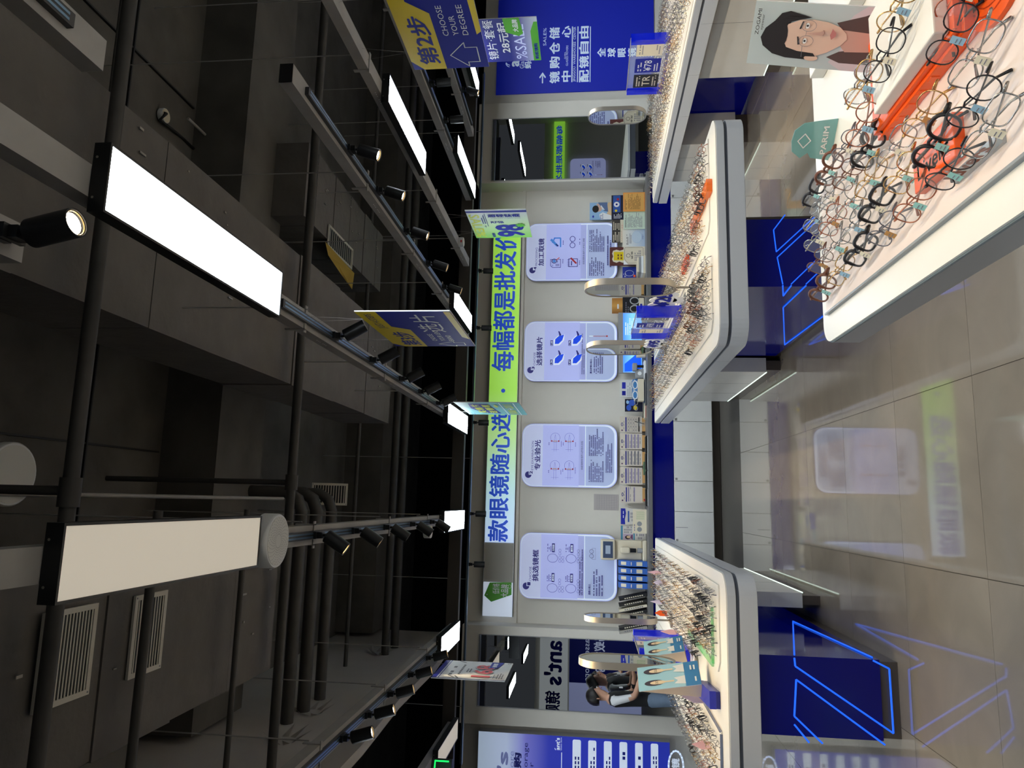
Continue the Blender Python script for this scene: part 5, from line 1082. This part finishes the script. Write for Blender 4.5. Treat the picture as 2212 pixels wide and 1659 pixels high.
# other islands: the nearest ones single, the far ones together
def lowpoly():
    out = []
    for c, s in (('black', 'round'), ('silver', 'panto'), ('grey', 'square'), ('gold', 'round'), ('brown', 'panto'), ('black', 'rectangular'), ('silver', 'round'), ('silver', 'square'), ('gold', 'panto')):
        q = MB(); m = frm[c]
        for sg_ in (-1, 1):
            q.tube(rimpts(sg_ * .034, CZ, s, 10), .0012, m, 3, closed=True); oy = .012 if sg_ > 0 else .02
            q.tube([(sg_ * .06, 0, CZ + .01), (sg_ * .07, oy, CZ + .01), (-sg_ * .03, oy + .004, CZ - .008), (-sg_ * .05, oy + .008, CZ - .022)], .0013, m, 3)
        q.tube([(-.012, 0, CZ + .008), (.012, 0, CZ + .008)], .0016, m, 3); q.box(-.008, -.009, CZ - .02, .006, -.008, CZ - .004, tagm['cream']); out.append(q)
    return out
LP = lowpoly()
class Mass:
    def __init__(s): s.q = MB()
    def add(s, X, Y, z, rz, k):
        g = LP[k % len(LP)]; c, sn = math.cos(rz), math.sin(rz); n = len(s.q.v); tl_ = RG.uniform(.1, .4); ct, st_ = math.cos(tl_), math.sin(tl_); sc = 1.12
        s.q.v += [(X + sc * (x * c - yy * sn), Y + sc * (x * sn + yy * c), z + .006 + sc * z2) for x, yy, z2 in ((x, y * ct + zz * st_, zz * ct - y * st_) for x, y, zz in g.v)]
        mp = [s.q.mi(m) for m in g.ml]
        s.q.f += [[n + i for i in f] for f in g.f]; s.q.m += [mp[i] for i in g.m]
    def build(s, label, group=None): o = s.q.build('far_glasses', None, True); tag(o, label, 'glasses', kind='stuff')
def skip(holes, x, y): return any(a <= x <= c and b <= y <= d for a, b, c, d in holes)
def field(isl, rows, face, y0, y1, step, near, holes, jit=.16, zf=None):
    mass = Mass(); any_ = False
    for i, x in enumerate(rows):
        y = y0 + (i % 2) * .03; j = 0
        while y < y1:
            if not skip(holes, x, y):
                z = Z0 + .009 + (zf(x) if zf else 0); rz = (L_ if face == 'L' else B_) + RG.uniform(-jit, jit) + (.0 if face == 'L' else 0)
                k = RG.randrange(1000)
                if y < near and NG[0] < 300:
                    c = cols[k % 9]; s = shps[k % 5]; th = c in ('black', 'brown') and k % 2 == 0
                    spectacles(x + RG.uniform(-.006, .006), y, z, rz, c, s, th, False, '%s %s %s glasses, %s from near end, %s row, %s' % (c, s, 'thick' if th else 'wire', ordn[j] if j < 16 else 'last', ordn[i], isl), 'glasses on the ' + isl, 'cream' if k % 3 == 0 else None, rx=-.3)
                else: mass.add(x + RG.uniform(-.006, .006), y, z, rz, k); any_ = True
                j += 1
            y += step * RG.uniform(.94, 1.06)
    if any_: mass.build('mass of spectacles set out in close rows on the far part of the ' + isl)
slope = lambda x0, k: (lambda x: abs(x - x0) * k)
# middle right island: rows rise gently towards the spine
riser('cream board under the left rows of the middle right island', 1.0, 4.12, 1.40, 7.9, .008, warmw, .06)
field('middle island', [1.03 + .063 * k for k in range(7)], 'L', 4.42, 7.9, .124, 4.95, [(.9, 4.0, 1.1, 4.3)])
field('middle island front', [1.06, 1.13, 1.20, 1.27, 1.34, 1.41], 'L', 4.13, 4.42, .142, 5.0, [])
field('middle island right half', [1.62 + .065 * k for k in range(9)], 'L', 4.2, 7.9, .126, 4.6, [(1.6, 4.0, 1.8, 4.35)])
riser('cream board under the right rows of the middle right island', 1.62, 4.15, 2.2, 7.9, .008, warmw, .06)
o = boxo('spine_shelf', (1.43, 5.3, Z0 + .0005, 1.58, 7.9, Z0 + .004), clearedge); tag(o, 'low clear spine along the middle right island under mirrors and stand', 'display riser')
# left island
riser('cream board under the aisle rows of the left island', -.88, 4.12, -.42, 7.95, .008, warmw, .06)
riser('cream board under the outer rows of the left island', -1.53, 4.12, -1.17, 7.95, .008, warmw, .0)
for k, b in enumerate(((-1.175, 4.13, -1.168, 5.1), (-1.55, 4.115, -1.18, 4.125))):
    o = boxo('edge_rail', (b[0], b[1], Z0 + .0005, b[2], b[3], Z0 + .014), mat('rail_slate', (96, 108, 136), .2)); tag(o, ('slate blue acrylic rail along the left island spine', 'slate blue acrylic rail across the near left corner of the left island')[k], 'rail')
field('left island', [-.455 - .064 * k for k in range(8)], 'R', 4.22, 7.9, .124, 5.0, [(-1.2, 4.0, -.8, 4.75)])
field('left island outer half', [-1.215 - .075 * k for k in range(5)], 'R', 4.17, 7.9, .138, 5.2, [])
# far right island
field('far right island', [3.53 + .066 * k for k in range(9)], 'L', 4.3, 7.9, .126, 4.7, [])
field('far right island right half', [4.26 + .07 * k for k in range(7)], 'L', 5.8, 7.9, .13, 0, [])
riser('cream board under the rows of the far right island', 3.5, 3.2, 4.75, 7.95, .008, warmw)
# ================================================================== PEOPLE
def person(label, loc, rz, shirt, vest, pants, ht=1.72, pose='hold', hairlen=0):
    """faces local -y; one continuous skinned body"""
    e = empty('person', loc, rz, label, 'person'); s = ht / 1.72
    V = []; E = []; Rd = []
    def v(p, r, par=None):
        V.append(Vector(p) * s); Rd.append((r[0] * s, r[1] * s) if isinstance(r, tuple) else (r * s, r * s))
        if par is not None: E.append((par, len(V) - 1))
        return len(V) - 1
    pel = v((0, 0, .95), (.155, .105)); w = v((0, .0, 1.08), (.14, .095), pel); ch = v((0, .01, 1.27), (.165, .105), w); sh = v((0, .02, 1.40), (.12, .08), ch); nk = v((0, .0, 1.47), (.052, .052), sh); ju = v((0, -.02, 1.53), (.06, .07), nk)
    hd = v((0, -.02, 1.60), (.075, .09), ju); tp = v((0, -.01, 1.67), (.06, .072), hd)
    v((0, -.118, 1.575), .012, hd)
    for k in (-1, 1):
        hip = v((k * .085, 0, .87), .085, pel); kn = v((k * .095, -.01, .50), .062, hip); an = v((k * .10, .02, .10), .042, kn); v((k * .105, -.11, .045), (.035, .03), an)
        so = v((k * .175, .02, 1.39), .055, sh)
        if pose == 'hold': el = v((k * .22, -.05, 1.14), .042, so); wr = v((k * .10, -.25, 1.10 + .03 * k), .028, el); hp = (k * .05, -.32, 1.12 + .03 * k)
        elif pose == 'phone': el = v((k * .2, -.06, 1.14), .042, so); wr = v((k * .07, -.24, 1.22), .028, el); hp = (k * .045, -.29, 1.27)
        else: el = v((k * .22, .02, 1.12), .042, so); wr = v((k * .23, -.03, .88), .028, el); hp = (k * .23, -.04, .80)
        pa = v(hp, (.036, .02), wr); d = (Vector(hp) - V[wr] / s).normalized(); sd = d.cross(Vector((0, 0, 1))).normalized() if abs(d.z) < .9 else Vector((0, 1, 0))
        for i, (o_, ln) in enumerate(((-.026, .06), (-.009, .07), (.009, .066), (.026, .052))):
            b0 = v(Vector(hp) + d * .02 + sd * o_, .0095, pa); b1 = v(Vector(hp) + d * (.02 + ln * .6) + sd * o_ + Vector((0, 0, -.004)), .0085, b0); v(Vector(hp) + d * (.02 + ln) + sd * o_ + Vector((0, 0, -.02)), .007, b1)
        t0_ = v(Vector(hp) + d * -.01 + sd * (-.034 * k), .01, pa); v(Vector(hp) + d * .03 + sd * (-.05 * k) + Vector((0, 0, -.01)), .008, t0_)
    me = bpy.data.meshes.new('body'); me.from_pydata([tuple(p) for p in V], E, []); me.update()
    o = bpy.data.objects.new('body', me); COL.objects.link(o); md = o.modifiers.new('skin', 'SKIN'); md.use_smooth_shade = True
    for i, r in enumerate(Rd): me.skin_vertices[0].data[i].radius = r
    me.skin_vertices[0].data[0].use_root = True
    sb = o.modifiers.new('sub', 'SUBSURF'); sb.levels = 1; sb.render_levels = 1
    bpy.context.view_layer.update(); m2 = bpy.data.meshes.new_from_object(o.evaluated_get(bpy.context.evaluated_depsgraph_get()))
    o.modifiers.clear(); o.data = m2; o.parent = e
    m2.materials.clear()
    for m in (skinm, shirt, vest, pants, mat('shoe_white', (200, 200, 198), .5)): m2.materials.append(m)
    for p in m2.polygons:
        c = p.center / s; ax = abs(c.x); i = 0
        if c.z < .075: i = 4
        elif c.z < .97 and ax < .2 and c.y > -.16: i = 3
        elif c.z < 1.45 and ax < .155 and c.y > -.15: i = 2
        elif c.z < 1.45 and c.z > 1.20 and ax >= .155 and c.y > -.1: i = 1
        elif c.z > .97 and c.z < 1.45 and ax < .155 and c.y > -.15: i = 2
        p.material_index = i; p.use_smooth = True
    # hair
    q = MB(); n = 12
    for a in range(n):
        for b in range(8):
            pass
    vs = []; fs = []
    for b in range(7):
        ph = PI * .5 * b / 6 * 1.25
        for a in range(n * 2):
            t = 2 * PI * a / (n * 2); fr = max(0, -math.sin(t)); ph2 = ph * (1 - .38 * fr)
            vs.append((.088 * math.sin(ph2) * math.cos(t) * s, (-.005 + .104 * math.sin(ph2) * math.sin(t)) * s, (1.615 + .112 * math.cos(ph2)) * s))
    for b in range(6):
        for a in range(n * 2): fs.append((b * n * 2 + a, (b + 1) * n * 2 + a, (b + 1) * n * 2 + (a + 1) % (n * 2), b * n * 2 + (a + 1) % (n * 2)))
    q.add(vs, fs, hairm); h = q.build('hair', e, True); so_ = h.modifiers.new('s', 'SOLIDIFY'); so_.thickness = -.012
    for k in (-1, 1):
        q = MB(); q.tube([(k * .083 * s, 0, 1.585 * s), (k * .09 * s, .012 * s, 1.60 * s), (k * .088 * s, .012 * s, 1.57 * s)], .012 * s, skinm, 6); q.build('ear', e, True)
        q = MB(); q.tube([(k * .03 * s, -.106 * s, 1.60 * s), (k * .03 * s, -.112 * s, 1.60 * s)], [.011 * s, .007 * s], whitep, 8); q.tube([(k * .03 * s, -.1125 * s, 1.60 * s), (k * .03 * s, -.114 * s, 1.60 * s)], .005 * s, blackp, 6); q.build('eye', e)
    q = MB(); q.tube([(-.02 * s, -.104 * s, 1.545 * s), (0, -.110 * s, 1.543 * s), (.02 * s, -.104 * s, 1.545 * s)], .004 * s, redp, 5); q.build('mouth', e)
    return e
whitesh = mat('white_tshirt', (214, 216, 218), .8); vestb = mat('black_vest', (26, 27, 30), .8); jeans = mat('pale_jeans', (110, 128, 150), .85, var=.1); blacksh = mat('black_shirt', (34, 34, 36), .8)
p1 = person('man in black vest, white T-shirt and pale jeans before the left pillar mirror', (-2.17, 8.72, 0), B_ + .12, whitesh, vestb, jeans, 1.57)
boxo('vest_print', (-.06, -.118, 1.17, .03, -.108, 1.21), whitep, p1)
ph_ = boxo('phone', (-.035, -.42, 1.10, .035, -.41, 1.22), blackp, None, .003); ph_.parent = None; ph_.location = (-1.78, 8.72, .04); ph_.rotation_euler = (0, 0, B_); bpy.data.objects.remove(ph_)
person('person in black looking at a phone, seen only in the left pillar mirror', (-2.9, 5.2, 0), B_, whitesh, blacksh, mat('dark_trousers', (30, 32, 40), .8), 1.50, 'phone')
p3 = person('person in a dark T-shirt seen only in the right pillar mirror', (5.9, 2.6, 0), -.7, blacksh, blacksh, mat('dark_trousers', ()) if 0 else MATS['dark_trousers'], 1.70, 'rest')
# ================================================================== HALL BEHIND THE CAMERA (seen in the mirrors)
q = MB(); q.box(-7, -5.1, 0, 14, -5, 3.2, wallm); struct(q.build('wall_rear'))
rb = board('rear_sign', 'wide grey light box with blue shop lettering on the rear wall', 'shop sign', (-5.2, -4.85, 2.2), PI, 2.6, .85, .1, mat('sign_grey_lit', (190, 196, 200), .5, emit=.3)); f = FR(rb); f.text("ant's", .1, .2, .6, .85, navy, .04); f.text('镜购', .66, .25, .95, .8, navy, .04); f.done()
rb = board('feature_wall', 'deep blue panel wall with pale letters under the rear sign', 'panel', (-5.0, -4.8, 0), PI, 2.8, 2.15, .1, mat('panel_blue', (26, 34, 130), .4, emit=.04)); f = FR(rb); f.text('Glasses Store', .08, .72, .6, .8, lbh, .0); f.text('ZEISS' if 0 else '蚂蚁镜购', .08, .5, .5, .66, lbh, .03); f.rect(.62, 0, .98, 1, lbd); f.done()
rb = board('rear_sign', 'small lime sign with blue letters high on the rear wall', 'shop sign', (-3.4, -4.9, 2.35), PI, .9, .4, .06, mat('lime_lit', (150, 220, 70), .5, emit=.5)); f = FR(rb); f.text('每幅都是', .08, .2, .92, .8, bluetext, .04); f.done()
rb = board('rear_sign', 'lime sign strip on the rear wall opposite the right pillar', 'shop sign', (11.6, -4.9, 2.5), PI, 3.0, .37, .06, MATS['lime_lit']); f = FR(rb); f.text('每幅都是批发价', .08, .2, .92, .8, bluetext, .04); f.done()
rb = board('rear_poster', 'rounded lavender light box on the rear wall', 'poster', (11.2, -4.9, 1.1), PI, .82, 1.2, .05, lbb, cr=.14); f = FR(rb); d3(f); f.done()
for k, X in enumerate((6.6,)):
    rr_ = island('white island opposite the right pillar, seen only in the mirror', X, X + 1.4, -2.0, 4.5); boxo('pedestal', (0.4, .1, .02, .9, 5.5, .70), bluegl, rr_)
bpy.data.objects.remove(_to); bpy.data.curves.remove(_tc)
